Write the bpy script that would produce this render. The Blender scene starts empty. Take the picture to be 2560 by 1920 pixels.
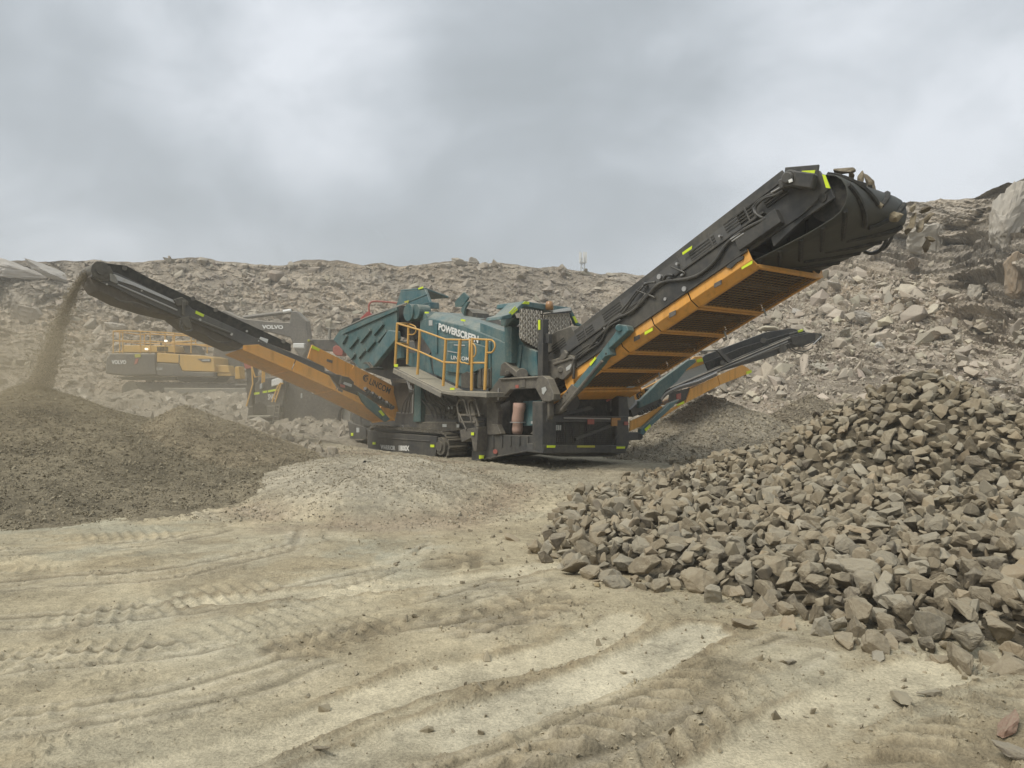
import bpy, bmesh, math, random
import numpy as np
from mathutils import Vector, Matrix
from mathutils import noise as mnoise
random.seed(7); RNG = np.random.default_rng(11)
scene = bpy.context.scene
COL = scene.collection
# ------------------------------------------------------------------ camera model (photo pixels -> points on real planes)
F = 1900.0; H = 1.75
CAM = np.array([0.0, 0.0, H])
ORG = np.array([0.71, 15.0, 0.0]); TH = math.radians(40)
D = np.array([math.sin(TH), -math.cos(TH), 0.0]); C = np.array([math.cos(TH), math.sin(TH), 0.0])
ZM = {'A': (0, 600, 3.16), 'B': (560, 700, 4.424), 'C': (800, 680, 4.424), 'D': (1200, 700, 4.424), 'E': (1550, 400, 2.949),
      'G': (860, 950, 2.765), 'H': (1380, 780, 3.16), 'S': (0, 0, 1.0), 'F': (0, 0, 0.8641), 'K': (600, 850, 7.373)}
def P(z, x, y):
    a, b, s = ZM[z]; return a + x / s, b + y / s
def ray(p): return np.array([(p[0] - 1280) / F, 1.0, -(p[1] - 960) / F])
def S(z, x, y, v):          # onto machine plane v = const (lengthways), machine coordinates (u, v, z)
    r = ray(P(z, x, y)); t = (v - (CAM - ORG) @ C) / (r @ C); q = CAM + t * r - ORG
    return np.array([q @ D, v, q[2]])
def T(z, x, y, u):          # onto machine plane u = const (crossways)
    r = ray(P(z, x, y)); t = (u - (CAM - ORG) @ D) / (r @ D); q = CAM + t * r - ORG
    return np.array([u, q @ C, q[2]])
def W(z, x, y, Y):          # onto world plane Y = const
    r = ray(P(z, x, y)); return CAM + Y * r
# ------------------------------------------------------------------ numpy noise
def hash2(ix, iy, seed=0):
    n = (ix.astype(np.int64) * 374761393 + iy.astype(np.int64) * 668265263 + seed * 974634777) & 0x7fffffff
    n = ((n ^ (n >> 13)) * 1274126177) & 0x7fffffff
    return ((n ^ (n >> 16)) & 0xffff) / 65535.0
def vnoise(x, y, seed=0):
    ix = np.floor(x); iy = np.floor(y); fx = x - ix; fy = y - iy
    fx = fx * fx * fx * (fx * (fx * 6 - 15) + 10); fy = fy * fy * fy * (fy * (fy * 6 - 15) + 10)
    a = hash2(ix, iy, seed); b = hash2(ix + 1, iy, seed); c = hash2(ix, iy + 1, seed); d = hash2(ix + 1, iy + 1, seed)
    return (a + (b - a) * fx) * (1 - fy) + (c + (d - c) * fx) * fy
def fbm(x, y, o=4, seed=0, g=0.5):
    s = 0; a = 1; t = 0
    for i in range(o):
        s = s + a * (vnoise(x * 2**i + 17.3 * i, y * 2**i - 9.1 * i, seed + i) - .5); t += a; a *= g
    return s / t * 2
def cells(x, y, seed=0):    # nearest jittered cell: its random value, and F2-F1
    ix = np.floor(x); iy = np.floor(y)
    d1 = np.full(x.shape, 9.0); d2 = np.full(x.shape, 9.0); v = np.zeros(x.shape); gx = np.zeros(x.shape); gy = np.zeros(x.shape)
    for i in (-1, 0, 1):
        for j in (-1, 0, 1):
            cx = ix + i; cy = iy + j
            px = cx + hash2(cx, cy, seed + 1); py = cy + hash2(cx, cy, seed + 2)
            d = np.hypot(px - x, py - y); m = d < d1
            d2 = np.where(m, d1, np.minimum(d2, d)); v = np.where(m, hash2(cx, cy, seed + 3), v)
            gx = np.where(m, x - px, gx); gy = np.where(m, y - py, gy); d1 = np.where(m, d, d1)
    return v, d2 - d1, gx, gy
def sstep(a, b, x):
    t = np.clip((x - a) / (b - a), 0, 1); return t * t * (3 - 2 * t)
def seg_dist(x, y, pts):    # distance to a polyline, signed side offset, arclength
    best = np.full(x.shape, 1e9); sgn = np.zeros(x.shape); arc = np.zeros(x.shape); L = 0.0; hz = np.zeros(x.shape)
    for k in range(len(pts) - 1):
        ax, ay = pts[k][:2]; bx, by = pts[k + 1][:2]; dx = bx - ax; dy = by - ay; l = math.hypot(dx, dy)
        t = np.clip(((x - ax) * dx + (y - ay) * dy) / (l * l), 0, 1)
        d = np.hypot(x - ax - t * dx, y - ay - t * dy); m = d < best
        best = np.where(m, d, best); sgn = np.where(m, ((x - ax) * dy - (y - ay) * dx) / l, sgn); arc = np.where(m, L + t * l, arc)
        if len(pts[0]) > 2: hz = np.where(m, pts[k][2] + t * (pts[k + 1][2] - pts[k][2]), hz)
        L += l
    return best, sgn, arc, hz
# ------------------------------------------------------------------ materials
def newmat(name):
    m = bpy.data.materials.new(name); m.use_nodes = True; nt = m.node_tree; nt.nodes.clear()
    out = nt.nodes.new('ShaderNodeOutputMaterial'); bs = nt.nodes.new('ShaderNodeBsdfPrincipled')
    nt.links.new(bs.outputs[0], out.inputs[0]); return m, nt, bs, out
def nd(nt, typ, **kw):
    n = nt.nodes.new(typ)
    for k, v in kw.items():
        if k.startswith('i_'):
            key = k[2:]; n.inputs[int(key) if key.isdigit() else key.replace('_', ' ')].default_value = v
        else: setattr(n, k, v)
    return n
def mixc(nt, fac, a, b):
    n = nt.nodes.new('ShaderNodeMix'); n.data_type = 'RGBA'
    for s, v in ((0, fac), (6, a), (7, b)):
        if hasattr(v, 'links') or hasattr(v, 'is_linked'): nt.links.new(v, n.inputs[s])
        else: n.inputs[s].default_value = v if s == 0 else (*v, 1) if len(v) == 3 else v
    return n.outputs[2]
def ramp(nt, src, a, b, lo=0.0, hi=1.0):
    n = nt.nodes.new('ShaderNodeMapRange'); n.inputs[1].default_value = a; n.inputs[2].default_value = b
    n.inputs[3].default_value = lo; n.inputs[4].default_value = hi; nt.links.new(src, n.inputs[0]); return n.outputs[0]
def math_(nt, op, a, b):
    n = nt.nodes.new('ShaderNodeMath'); n.operation = op
    for i, v in enumerate((a, b)):
        if hasattr(v, 'is_linked'): nt.links.new(v, n.inputs[i])
        else: n.inputs[i].default_value = v
    return n.outputs[0]
def noise(nt, scale, detail=5, rough=.55, vec=None, dist=0.0):
    n = nd(nt, 'ShaderNodeTexNoise', i_Scale=scale, i_Detail=detail, i_Roughness=rough, i_Distortion=dist)
    if vec is not None: nt.links.new(vec, n.inputs['Vector'])
    return n.outputs[0]
def objco(nt): return nt.nodes.new('ShaderNodeTexCoord').outputs['Object']
def bump(nt, bs, h, strength=.4, dist=.02):
    b = nd(nt, 'ShaderNodeBump', i_Strength=strength, i_Distance=dist); nt.links.new(h, b.inputs['Height']); nt.links.new(b.outputs[0], bs.inputs['Normal'])
DUST = (.36, .315, .225)
def paint(name, col, rough=.5, dust=.35, metal=0.0, wear=.25):
    """machine paint: streaky fade, grime, and quarry dust that settles on upward faces"""
    m, nt, bs, _ = newmat(name); co = objco(nt)
    n1 = noise(nt, 1.7, 6, .65, co); n2 = noise(nt, 14, 5, .6, co)
    st = nd(nt, 'ShaderNodeMapping'); st.inputs['Scale'].default_value = (9, 9, .8); nt.links.new(co, st.inputs[0]); n3 = noise(nt, 1.0, 4, .6, st.outputs[0])
    dark = tuple(c * .62 for c in col); pale = tuple(c * .75 + d * .25 for c, d in zip(col, DUST))
    c1 = mixc(nt, ramp(nt, n1, .35, .7, 0, wear * 2), col, pale)
    c1 = mixc(nt, ramp(nt, n3, .5, .75, 0, wear * 1.6), c1, dark)
    g = nt.nodes.new('ShaderNodeNewGeometry'); sx = nt.nodes.new('ShaderNodeSeparateXYZ'); nt.links.new(g.outputs['Normal'], sx.inputs[0])
    up = ramp(nt, sx.outputs[2], .15, .9, 0, 1)
    df = math_(nt, 'ADD', math_(nt, 'MULTIPLY', up, dust * 1.1), math_(nt, 'MULTIPLY', ramp(nt, n2, .4, .7), dust * .55))
    df = math_(nt, 'MINIMUM', math_(nt, 'MULTIPLY', df, ramp(nt, n1, .25, .6, .45, 1.15)), .92)
    c2 = mixc(nt, df, c1, DUST); nt.links.new(c2, bs.inputs['Base Color'])
    rr = math_(nt, 'MAXIMUM', math_(nt, 'MULTIPLY', df, .9), rough); nt.links.new(rr, bs.inputs['Roughness'])
    bs.inputs['Metallic'].default_value = metal; bump(nt, bs, n2, .12, .01); return m
def plain(name, col, rough=.6, metal=0.0):
    m, nt, bs, _ = newmat(name); co = objco(nt); n = noise(nt, 12, 4, .6, co)
    nt.links.new(mixc(nt, ramp(nt, n, .35, .75, 0, .35), col, tuple(c * .6 + d * .4 for c, d in zip(col, DUST))), bs.inputs['Base Color'])
    bs.inputs['Roughness'].default_value = rough; bs.inputs['Metallic'].default_value = metal; return m
def emit(name, col, s):
    m, nt, bs, _ = newmat(name); bs.inputs['Base Color'].default_value = (*col, 1); bs.inputs['Emission Color'].default_value = (*col, 1); bs.inputs['Emission Strength'].default_value = s; return m
M = {}
M['orange'] = paint('orange_paint', (.76, .355, .055), .52, .22, 0, .48)
M['orange_dirty'] = paint('orange_paint_dirty', (.46, .21, .045), .6, .2, 0, .3)
M['teal'] = paint('teal_paint', (.031, .118, .137), .48, .30, 0, .6)
M['teal_dirty'] = paint('teal_paint_dirty', (.029, .096, .102), .5, .30, 0, .42)
M['black'] = paint('black_paint', (.026, .027, .028), .45, .12, 0, .4)
M['dark'] = paint('dark_grey_paint', (.036, .038, .040), .5, .14, 0, .3)
M['panel'] = paint('weathered_panel', (.058, .060, .062), .5, .12, 0, .3)
M['mesh'] = plain('grimy_wire', (.21, .118, .038), .7)
M['dustybelt'] = plain('dusty_belt', (.062, .052, .042), .8)
M['grime'] = paint('grimy_steel', (.06, .056, .048), .65, .32, .0, .35)
M['frame'] = paint('dusty_frame', (.085, .078, .068), .6, .4, 0, .35)
M['rail'] = paint('yellow_rail', (.60, .34, .075), .45, .14, 0, .2)
M['grey'] = paint('grey_sheet', (.22, .215, .195), .6, .5, 0, .3)
M['deck'] = paint('dusty_deck', (.19, .18, .155), .7, .6, 0, .3)
M['hivis'] = plain('yellow_green_tape', (.62, .76, .02), .4)
M['hivis_dull'] = plain('dull_yellow_tape', (.42, .40, .04), .5)
M['white'] = plain('white_paint', (.72, .72, .68), .5)
M['sticker'] = plain('pale_sticker', (.42, .43, .41), .5)
M['red'] = plain('red_paint', (.33, .035, .028), .5)
M['redpale'] = plain('faded_red', (.36, .10, .075), .6)
M['chrome'] = plain('worn_steel', (.45, .44, .42), .35, .6)
M['void'] = plain('black_rubber_and_voids', (.012, .012, .011), .8)  # black for rubber parts, and for shade put into openings and recesses
M['letter_dark'] = plain('black_lettering', (.025, .025, .02), .6)
M['amber'] = plain('amber_lens', (.32, .17, .07), .3)
M['vyellow'] = paint('yellow_excavator_paint', (.58, .35, .085), .5, .25, 0, .25)
M['vgrey'] = paint('grey_excavator_paint', (.075, .072, .07), .5, .45, 0, .3)
M['cloth'] = plain('pink_lagging', (.42, .27, .21), .8)
M['lampglow'] = emit('lit_lamp', (1, .93, .8), 1.1)
def belt_mat():
    m, nt, bs, _ = newmat('rubber_belt'); co = objco(nt); n = noise(nt, 3.5, 6, .65, co); n2 = noise(nt, 40, 3, .6, co)
    nt.links.new(mixc(nt, ramp(nt, n, .4, .75, 0, .6), (.040, .041, .032), (.075, .070, .052)), bs.inputs['Base Color'])
    bs.inputs['Roughness'].default_value = .62; bump(nt, bs, n2, .25, .01); return m
M['belt'] = belt_mat()
def rock_mat(name, cols, mode, dust=.35):
    """broken rock; mode 'obj' takes the tone from the object, 'tint' from the mesh"""
    m, nt, bs, _ = newmat(name); co = objco(nt)
    if mode == 'obj':
        oi = nt.nodes.new('ShaderNodeObjectInfo'); base = oi.outputs['Color']; rnd = oi.outputs['Random']
        add = nd(nt, 'ShaderNodeVectorMath', operation='ADD'); nt.links.new(co, add.inputs[0]); cb = nt.nodes.new('ShaderNodeCombineXYZ')
        r10 = math_(nt, 'MULTIPLY', rnd, 37.0); nt.links.new(r10, cb.inputs[0]); nt.links.new(r10, cb.inputs[1]); nt.links.new(cb.outputs[0], add.inputs[1]); co = add.outputs[0]
    else:
        at = nd(nt, 'ShaderNodeAttribute', attribute_name='tint'); base = at.outputs['Color']
    k = 1.0 if mode != 'obj' else 1.0
    n1 = noise(nt, 5 * k, 7, .62, co); n2 = noise(nt, 26 * k, 6, .7, co); n3 = noise(nt, 1.8, 3, .5, co)
    c = mixc(nt, ramp(nt, n1, .35, .7, 0, .55), base, cols[0])
    c = mixc(nt, ramp(nt, n3, .55, .75, 0, .35), c, cols[1])
    c = mixc(nt, ramp(nt, n2, .58, .75, 0, .35), c, cols[2])
    g = nt.nodes.new('ShaderNodeNewGeometry'); sx = nt.nodes.new('ShaderNodeSeparateXYZ'); nt.links.new(g.outputs['Normal'], sx.inputs[0])
    df = math_(nt, 'MULTIPLY', ramp(nt, sx.outputs[2], .2, .95, 0, dust), ramp(nt, n1, .3, .65, .4, 1.1))
    c = mixc(nt, df, c, (.40, .355, .255)); nt.links.new(c, bs.inputs['Base Color']); bs.inputs['Roughness'].default_value = .92
    bs.inputs['Specular IOR Level'].default_value = .25
    h = math_(nt, 'ADD', n1, math_(nt, 'MULTIPLY', n2, .5)); bump(nt, bs, h, .55, .03); return m
M['rock'] = rock_mat('broken_rock', ((.30, .255, .172), (.17, .15, .12), (.46, .42, .34)), 'obj')
M['rock_t'] = rock_mat('broken_rock_heap', ((.28, .24, .16), (.16, .142, .11), (.44, .40, .32)), 'tint')
M['cliffrock'] = rock_mat('quarry_rock', ((.37, .325, .26), (.25, .225, .19), (.50, .46, .40)), 'tint', .25)
M['cliffrock_o'] = rock_mat('quarry_boulder', ((.37, .33, .265), (.27, .24, .21), (.50, .46, .40)), 'obj', .2)
def earth_mat(name, fine=60, bstr=.5, bdist=.02, amp=.35):
    m, nt, bs, _ = newmat(name); co = objco(nt); at = nd(nt, 'ShaderNodeAttribute', attribute_name='tint')
    n1 = noise(nt, 1.3, 6, .6, co); n2 = noise(nt, fine, 5, .7, co); n3 = noise(nt, fine * .22, 6, .65, co)
    hs = nd(nt, 'ShaderNodeHueSaturation'); nt.links.new(at.outputs['Color'], hs.inputs['Color'])
    v = math_(nt, 'ADD', ramp(nt, n1, .3, .7, 1 - amp * .45, 1 + amp * .4), ramp(nt, n3, .3, .7, -amp * .35, amp * .35))
    v = math_(nt, 'ADD', v, ramp(nt, n2, .3, .7, -amp * .6, amp * .6))
    nt.links.new(v, hs.inputs['Value']); nt.links.new(hs.outputs[0], bs.inputs['Base Color']); bs.inputs['Roughness'].default_value = .95
    bs.inputs['Specular IOR Level'].default_value = .15
    bump(nt, bs, math_(nt, 'ADD', n2, math_(nt, 'MULTIPLY', n3, 1.6)), bstr, bdist); return m
M['earth'] = earth_mat('quarry_earth', 60, .8, .018, .5)
M['cliff'] = earth_mat('quarry_face_earth', 7, .9, .12, .55)
M['gravel'] = earth_mat('gravel_heap', 38, .8, .03, .6)
# ------------------------------------------------------------------ mesh builder
class MB:
    def __init__(s): s.v = []; s.f = []; s.mi = []; s.m = 0
    def face(s, idx): s.f.append(idx); s.mi.append(s.m)
    def add(s, pts): b = len(s.v); s.v += [tuple(map(float, p)) for p in pts]; return b
    def prism(s, pts, off):
        pts = [np.asarray(p, float) for p in pts]; off = np.asarray(off, float); n = len(pts)
        b = s.add(pts); c = s.add([p + off for p in pts])
        s.face(list(range(b, b + n))); s.face(list(range(c + n - 1, c - 1, -1)))
        for i in range(n): j = (i + 1) % n; s.face([b + j, b + i, c + i, c + j])
        return s
    def pv(s, z, pts, v, dv): return s.prism([S(z, x, y, v) for x, y in pts], (0, dv, 0))
    def pu(s, z, pts, u, du): return s.prism([T(z, x, y, u) for x, y in pts], (du, 0, 0))
    def pw(s, z, pts, Y, dY): return s.prism([W(z, x, y, Y) for x, y in pts], (0, dY, 0))
    def box(s, a, b):
        (x0, y0, z0), (x1, y1, z1) = a, b
        return s.prism([(x0, y0, z0), (x1, y0, z0), (x1, y1, z0), (x0, y1, z0)], (0, 0, z1 - z0))
    def beam(s, p, q, w, h, up=(0, 0, 1)):
        p = np.asarray(p, float); q = np.asarray(q, float); a = q - p; a /= np.linalg.norm(a); up = np.asarray(up, float)
        r = np.cross(a, up)
        if np.linalg.norm(r) < 1e-4: r = np.cross(a, (1, 0, 0))
        r /= np.linalg.norm(r); t = np.cross(r, a)
        return s.prism([p + r * i * w / 2 + t * j * h / 2 for i, j in ((-1, -1), (1, -1), (1, 1), (-1, 1))], q - p)
    def tube(s, pts, r, n=6, cap=True):
        pts = [np.asarray(p, float) for p in pts]; rings = []; prev = None
        for i, p in enumerate(pts):
            a = pts[min(i + 1, len(pts) - 1)] - pts[max(i - 1, 0)]; l = np.linalg.norm(a); a = a / l if l > 1e-9 else np.array([0, 0, 1.])
            ref = prev if prev is not None else (np.array([0, 0, 1.]) if abs(a[2]) < .9 else np.array([1., 0, 0]))
            x = ref - a * (ref @ a); x /= np.linalg.norm(x); prev = x; y = np.cross(a, x); rr = r[i] if hasattr(r, '__len__') else r
            rings.append(s.add([p + rr * (x * math.cos(2 * math.pi * k / n) + y * math.sin(2 * math.pi * k / n)) for k in range(n)]))
        for a, b in zip(rings, rings[1:]):
            for k in range(n): j = (k + 1) % n; s.face([a + k, a + j, b + j, b + k])
        if cap: s.face([rings[0] + n - 1 - k for k in range(n)]); s.face([rings[-1] + k for k in range(n)])
        return s
    def cyl(s, p, q, r, n=20): return s.tube([p, q], r, n)
    def build(s, name, mats, parent=None, smooth=False, bevel=0.0):
        me = bpy.data.meshes.new(name); me.from_pydata(s.v, [], s.f)
        for m in (mats if isinstance(mats, (list, tuple)) else [mats]): me.materials.append(m)
        me.polygons.foreach_set('material_index', s.mi)
        bm = bmesh.new(); bm.from_mesh(me); bmesh.ops.recalc_face_normals(bm, faces=bm.faces)
        bm.to_mesh(me); bm.free()
        if smooth: me.polygons.foreach_set('use_smooth', [True] * len(me.polygons))
        o = bpy.data.objects.new(name, me); COL.objects.link(o)
        if parent is not None: o.parent = parent
        if bevel:
            b = o.modifiers.new('edges', 'BEVEL'); b.width = bevel; b.segments = 1; b.limit_method = 'ANGLE'; b.angle_limit = math.radians(40)
        return o
def smooth_curve(pts, k=4):
    pts = [np.asarray(p, float) for p in pts]; out = []
    for i in range(len(pts) - 1):
        a = pts[max(i - 1, 0)]; b = pts[i]; c = pts[i + 1]; d = pts[min(i + 2, len(pts) - 1)]
        for j in range(k):
            t = j / k; out.append(.5 * (2 * b + (c - a) * t + (2 * a - 5 * b + 4 * c - d) * t * t + (3 * b - a - 3 * c + d) * t**3))
    out.append(pts[-1]); return out
def empty(name, label, cat, loc=(0, 0, 0), rot=0.0, group=None):
    o = bpy.data.objects.new(name, None); COL.objects.link(o); o.location = loc; o.rotation_euler = (0, 0, rot); o.empty_display_size = .3
    tag(o, label, cat, group); return o
def tag(o, label=None, cat=None, group=None, kind=None):
    for k, v in (('label', label), ('category', cat), ('group', group), ('kind', kind)):
        if v: o[k] = v
    return o
def text_on(s, bl, br, tl, mat, parent, name='lettering', bold=.012, eps=.006, ext=.004, toward=None):
    cu = bpy.data.curves.new('txt', 'FONT'); cu.body = s; cu.offset = bold; cu.resolution_u = 3
    ob = bpy.data.objects.new('txt', cu); COL.objects.link(ob); dg = bpy.context.evaluated_depsgraph_get(); dg.update()
    me = bpy.data.meshes.new_from_object(ob.evaluated_get(dg)); bpy.data.objects.remove(ob)
    n = len(me.vertices); co = np.empty(n * 3); me.vertices.foreach_get('co', co); co = co.reshape(-1, 3)
    lo = co.min(0); hi = co.max(0); uv = (co[:, :2] - lo[:2]) / (hi[:2] - lo[:2])
    bl, br, tl = (np.asarray(p, float) for p in (bl, br, tl)); nn = np.cross(br - bl, tl - bl); nn /= np.linalg.norm(nn)
    co = bl + uv[:, :1] * (br - bl) + uv[:, 1:2] * (tl - bl) + nn * eps
    me.vertices.foreach_set('co', co.ravel()); me.update(); me.materials.clear(); me.materials.append(mat); me.name = name
    me.polygons.foreach_set('material_index', [0] * len(me.polygons))
    o = bpy.data.objects.new(name, me); COL.objects.link(o)
    if parent is not None: o.parent = parent
    return o
def mesh_np(name, V, F4, mat, tint=None, smooth=True, parent=None):
    me = bpy.data.meshes.new(name); nv = len(V); nf = len(F4); k = F4.shape[1]
    me.vertices.add(nv); me.vertices.foreach_set('co', V.astype(np.float32).ravel())
    me.loops.add(nf * k); me.loops.foreach_set('vertex_index', F4.astype(np.int32).ravel())
    me.polygons.add(nf); me.polygons.foreach_set('loop_start', np.arange(0, nf * k, k, dtype=np.int32))
    me.polygons.foreach_set('loop_total', np.full(nf, k, np.int32)); me.update(calc_edges=True)
    me.polygons.foreach_set('use_smooth', np.full(nf, smooth))
    if tint is not None:
        a = me.color_attributes.new('tint', 'FLOAT_COLOR', 'POINT'); a.data.foreach_set('color', np.column_stack([tint, np.ones(nv)]).astype(np.float32).ravel())
    me.materials.append(mat); o = bpy.data.objects.new(name, me); COL.objects.link(o)
    if parent is not None: o.parent = parent
    return o
def grid_faces(r, c):
    i = np.arange(r * c).reshape(r, c); return np.stack([i[:-1, :-1], i[:-1, 1:], i[1:, 1:], i[1:, :-1]], -1).reshape(-1, 4)
# ------------------------------------------------------------------ rocks: angular hulls cut from random points
def rock_template(seed, n=13, flat=.7, bev=.05, sub=True):
    r = random.Random(seed); bm = bmesh.new()
    for _ in range(n):
        while True:
            p = Vector((r.uniform(-1, 1), r.uniform(-1, 1), r.uniform(-1, 1)))
            if .55 < p.length < 1: break
        q = p.normalized(); k = .78 + .22 * r.random()
        bm.verts.new((q.x * k, q.y * k * (.62 + .3 * r.random() * .4), q.z * k * flat))
    bmesh.ops.convex_hull(bm, input=bm.verts)
    lone = [v for v in bm.verts if not v.link_faces]
    bmesh.ops.delete(bm, geom=lone, context='VERTS')
    bmesh.ops.dissolve_limit(bm, angle_limit=math.radians(14), verts=bm.verts, edges=bm.edges)
    if bev: bmesh.ops.bevel(bm, geom=list(bm.edges), offset=bev, segments=1, affect='EDGES', profile=.6, clamp_overlap=True)
    bmesh.ops.triangulate(bm, faces=bm.faces); bmesh.ops.recalc_face_normals(bm, faces=bm.faces)
    bm.verts.index_update(); V = np.array([v.co[:] for v in bm.verts]); Fc = np.array([[v.index for v in f.verts] for f in bm.faces]); bm.free()
    return V, Fc
BIG = [rock_template(100 + i, 12 + i % 5, .5 + .35 * ((i * 7) % 10) / 10, .035) for i in range(20)]
SMALL = [rock_template(300 + i, 9, .6, 0) for i in range(12)]
def rotmats(n, tilt, rng):
    a = rng.uniform(0, 2 * np.pi, n); b = rng.normal(0, tilt, n); c = rng.normal(0, tilt, n); out = np.zeros((n, 3, 3))
    ca, sa, cb, sb, cc, sc = np.cos(a), np.sin(a), np.cos(b), np.sin(b), np.cos(c), np.sin(c)
    out[:, 0] = np.stack([ca * cb, ca * sb * sc - sa * cc, ca * sb * cc + sa * sc], -1)
    out[:, 1] = np.stack([sa * cb, sa * sb * sc + ca * cc, sa * sb * cc - ca * sc], -1)
    out[:, 2] = np.stack([-sb, cb * sc, cb * cc], -1); return out
def scatter(name, pos, size, tint, mat, temps, tilt=.6, rng=RNG, parent=None, squash=None):
    n = len(pos); R = rotmats(n, tilt, rng); pick = rng.integers(0, len(temps), n); Vs = []; Fs = []; Ts = []; base = 0
    for k, (tv, tf) in enumerate(temps):
        ids = np.nonzero(pick == k)[0]
        if not len(ids): continue
        sc = size[ids, None] * rng.uniform(.75, 1.2, (len(ids), 3))
        v = np.einsum('nij,nvj->nvi', R[ids], tv[None] * sc[:, None, :]) + pos[ids][:, None, :]
        Vs.append(v.reshape(-1, 3)); Fs.append((tf[None] + (np.arange(len(ids)) * len(tv))[:, None, None]).reshape(-1, 3) + base)
        Ts.append(np.repeat(tint[ids], len(tv), 0)); base += len(ids) * len(tv)
    return mesh_np(name, np.concatenate(Vs), np.concatenate(Fs), mat, np.concatenate(Ts), False, parent)
ROCK_ME = []
def rough_mesh(name, v, f, cuts, amp, fr, mat, seed):
    bm = bmesh.new(); vs_ = [bm.verts.new(p) for p in v]
    for t in f: bm.faces.new([vs_[k] for k in t])
    bmesh.ops.subdivide_edges(bm, edges=[e for e in bm.edges if e.calc_length() > .12], cuts=cuts, use_grid_fill=True); bmesh.ops.triangulate(bm, faces=bm.faces); bm.normal_update()
    for q in bm.verts:
        p = q.co * fr + Vector((seed * 3.1, seed, 0)); p.z *= 2.2   # bedded rock: finer relief across the beds
        q.co += q.normal * amp * (mnoise.fractal(p, .9, 2.0, 4) + .5 * mnoise.noise(p * 4))
    me = bpy.data.meshes.new(name); bm.to_mesh(me); bm.free(); me.materials.append(mat); return me
ROCK_ME = [rough_mesh('rock', v, f, 3, .045, 2.2, M['rock'], i) for i, (v, f) in enumerate(BIG)]
BOULDER_ME = [rough_mesh('boulder', v, f, 6, .055, 3.2, M['cliffrock_o'], i + 40) for i, (v, f) in enumerate(BIG)]
def rock_obj(name, meshes, k, loc, scale, rot, col, label, cat, group=None):
    o = bpy.data.objects.new(name, meshes[k % len(meshes)]); COL.objects.link(o); o.location = loc; o.scale = scale; o.rotation_euler = rot
    o.color = (*col, 1); tag(o, label, cat, group); return o
def volume_obj(name, mb, col, dens, aniso=.3, noise_fn=None):
    m = bpy.data.materials.new(name); m.use_nodes = True; nt = m.node_tree; nt.nodes.clear()
    out = nt.nodes.new('ShaderNodeOutputMaterial'); pv = nt.nodes.new('ShaderNodeVolumePrincipled'); nt.links.new(pv.outputs[0], out.inputs['Volume'])
    pv.inputs['Color'].default_value = (*col, 1); pv.inputs['Density'].default_value = dens; pv.inputs['Anisotropy'].default_value = aniso
    if noise_fn: nt.links.new(noise_fn(nt), pv.inputs['Density'])
    o = mb.build(name, m); tag(o, kind='stuff'); return o
HAZE, ZENITH, SUN = .0024, 1.65, 2.8
# ================================================================== TERRAIN
def pile_cone(x, y, ax, ay, h, R, ex, sx=1.0, sy=1.0):
    r = np.hypot((x - ax) / sx, (y - ay) / sy) / R
    return h * np.where(r < 1, np.maximum(1 - r, 0) ** ex, -(r - 1) * .5)
def coarse_h(x, y):
    n = fbm(x * .9, y * .9, 3, 5) * .12
    a = pile_cone(x, y, 6.2, 11.3, 1.2, 2.7, .95) * (np.hypot(x - 6.2, y - 11.3) < 2.7) + pile_cone(x, y, 6.1, 11.3, .74, 7.6, .85); b = pile_cone(x, y, 3.55, 11.4, .74, 3.75, .85)
    xt = np.interp(y, [4.4, 4.7, 5.05, 5.6, 6.8, 7.9, 9, 10.5, 12, 13.5, 16], [2.9, 2.6, 2.2, 1.65, .75, .2, .25, .6, 1.05, 1.9, 3.4])
    m = np.maximum(a, b); k = sstep(-.15, np.interp(y, [8, 10.8], [.95, 3.0]), x - xt + fbm(x * .8, y * .8, 2, 8) * .3)
    return np.where(m > 0, m * k, m) + n * np.clip(m * k * 3, 0, 1) - .12 * (k < .02)
def fines_a(x, y): return pile_cone(x, y, -9.05, 14.3, 1.74, 5.9, 1.27)
def fines_b(x, y): return pile_cone(x, y, -6.4, 14.8, 1.33, 2.75, .9, 1.0, 1.1)
def mids_a(x, y): return pile_cone(x, y, 5.25, 20.4, 1.48, 4.0, 1.0, .95, 1.0)
def mids_b(x, y): return pile_cone(x, y, 7.95, 20.2, 1.5, 2.5, 1.0, .95, 1.0)
MOUND = [(-8, 21.5, .55), (-5.86, 19, .46), (-3.1, 16.7, .25), (-1.63, 15.3, .15), (-.7, 14.6, .08), (.3, 13.6, .02)]
def ground_low(x, y):
    back = sstep(19, 37, y) * 1.15 * sstep(6, 0, x) + sstep(20, 36, y) * .6 * sstep(0, 6, x)
    d, sg, arc, hz = seg_dist(x, y, MOUND)
    front = sg * 0 + np.where((y - 15.5) < (-.8 * (x + 2)), 3.0, 1.4)
    g = back + hz * np.exp(-(d / front) ** 2) + fbm(x * .35, y * .35, 3, 21) * .05
    fx_ = (x + 2.5) * .94 + (y - 13.0) * .34; fy_ = -(x + 2.5) * .34 + (y - 13.0) * .94
    rf = np.hypot(fx_ / 2.35, fy_ / 3.9) + fbm(x * .9, y * .9, 3, 33) * .12
    g = np.maximum(g, np.where(rf < 1, .40 * (1 - rf ** 2.2), -1) + fbm(x * 1.2, y * 1.2, 3, 34) * .05)
    rub = sstep(20, 26, y) * sstep(3, -2, x)
    return g + rub * fbm(x * 1.1, y * 1.1, 4, 31) * .35
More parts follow.
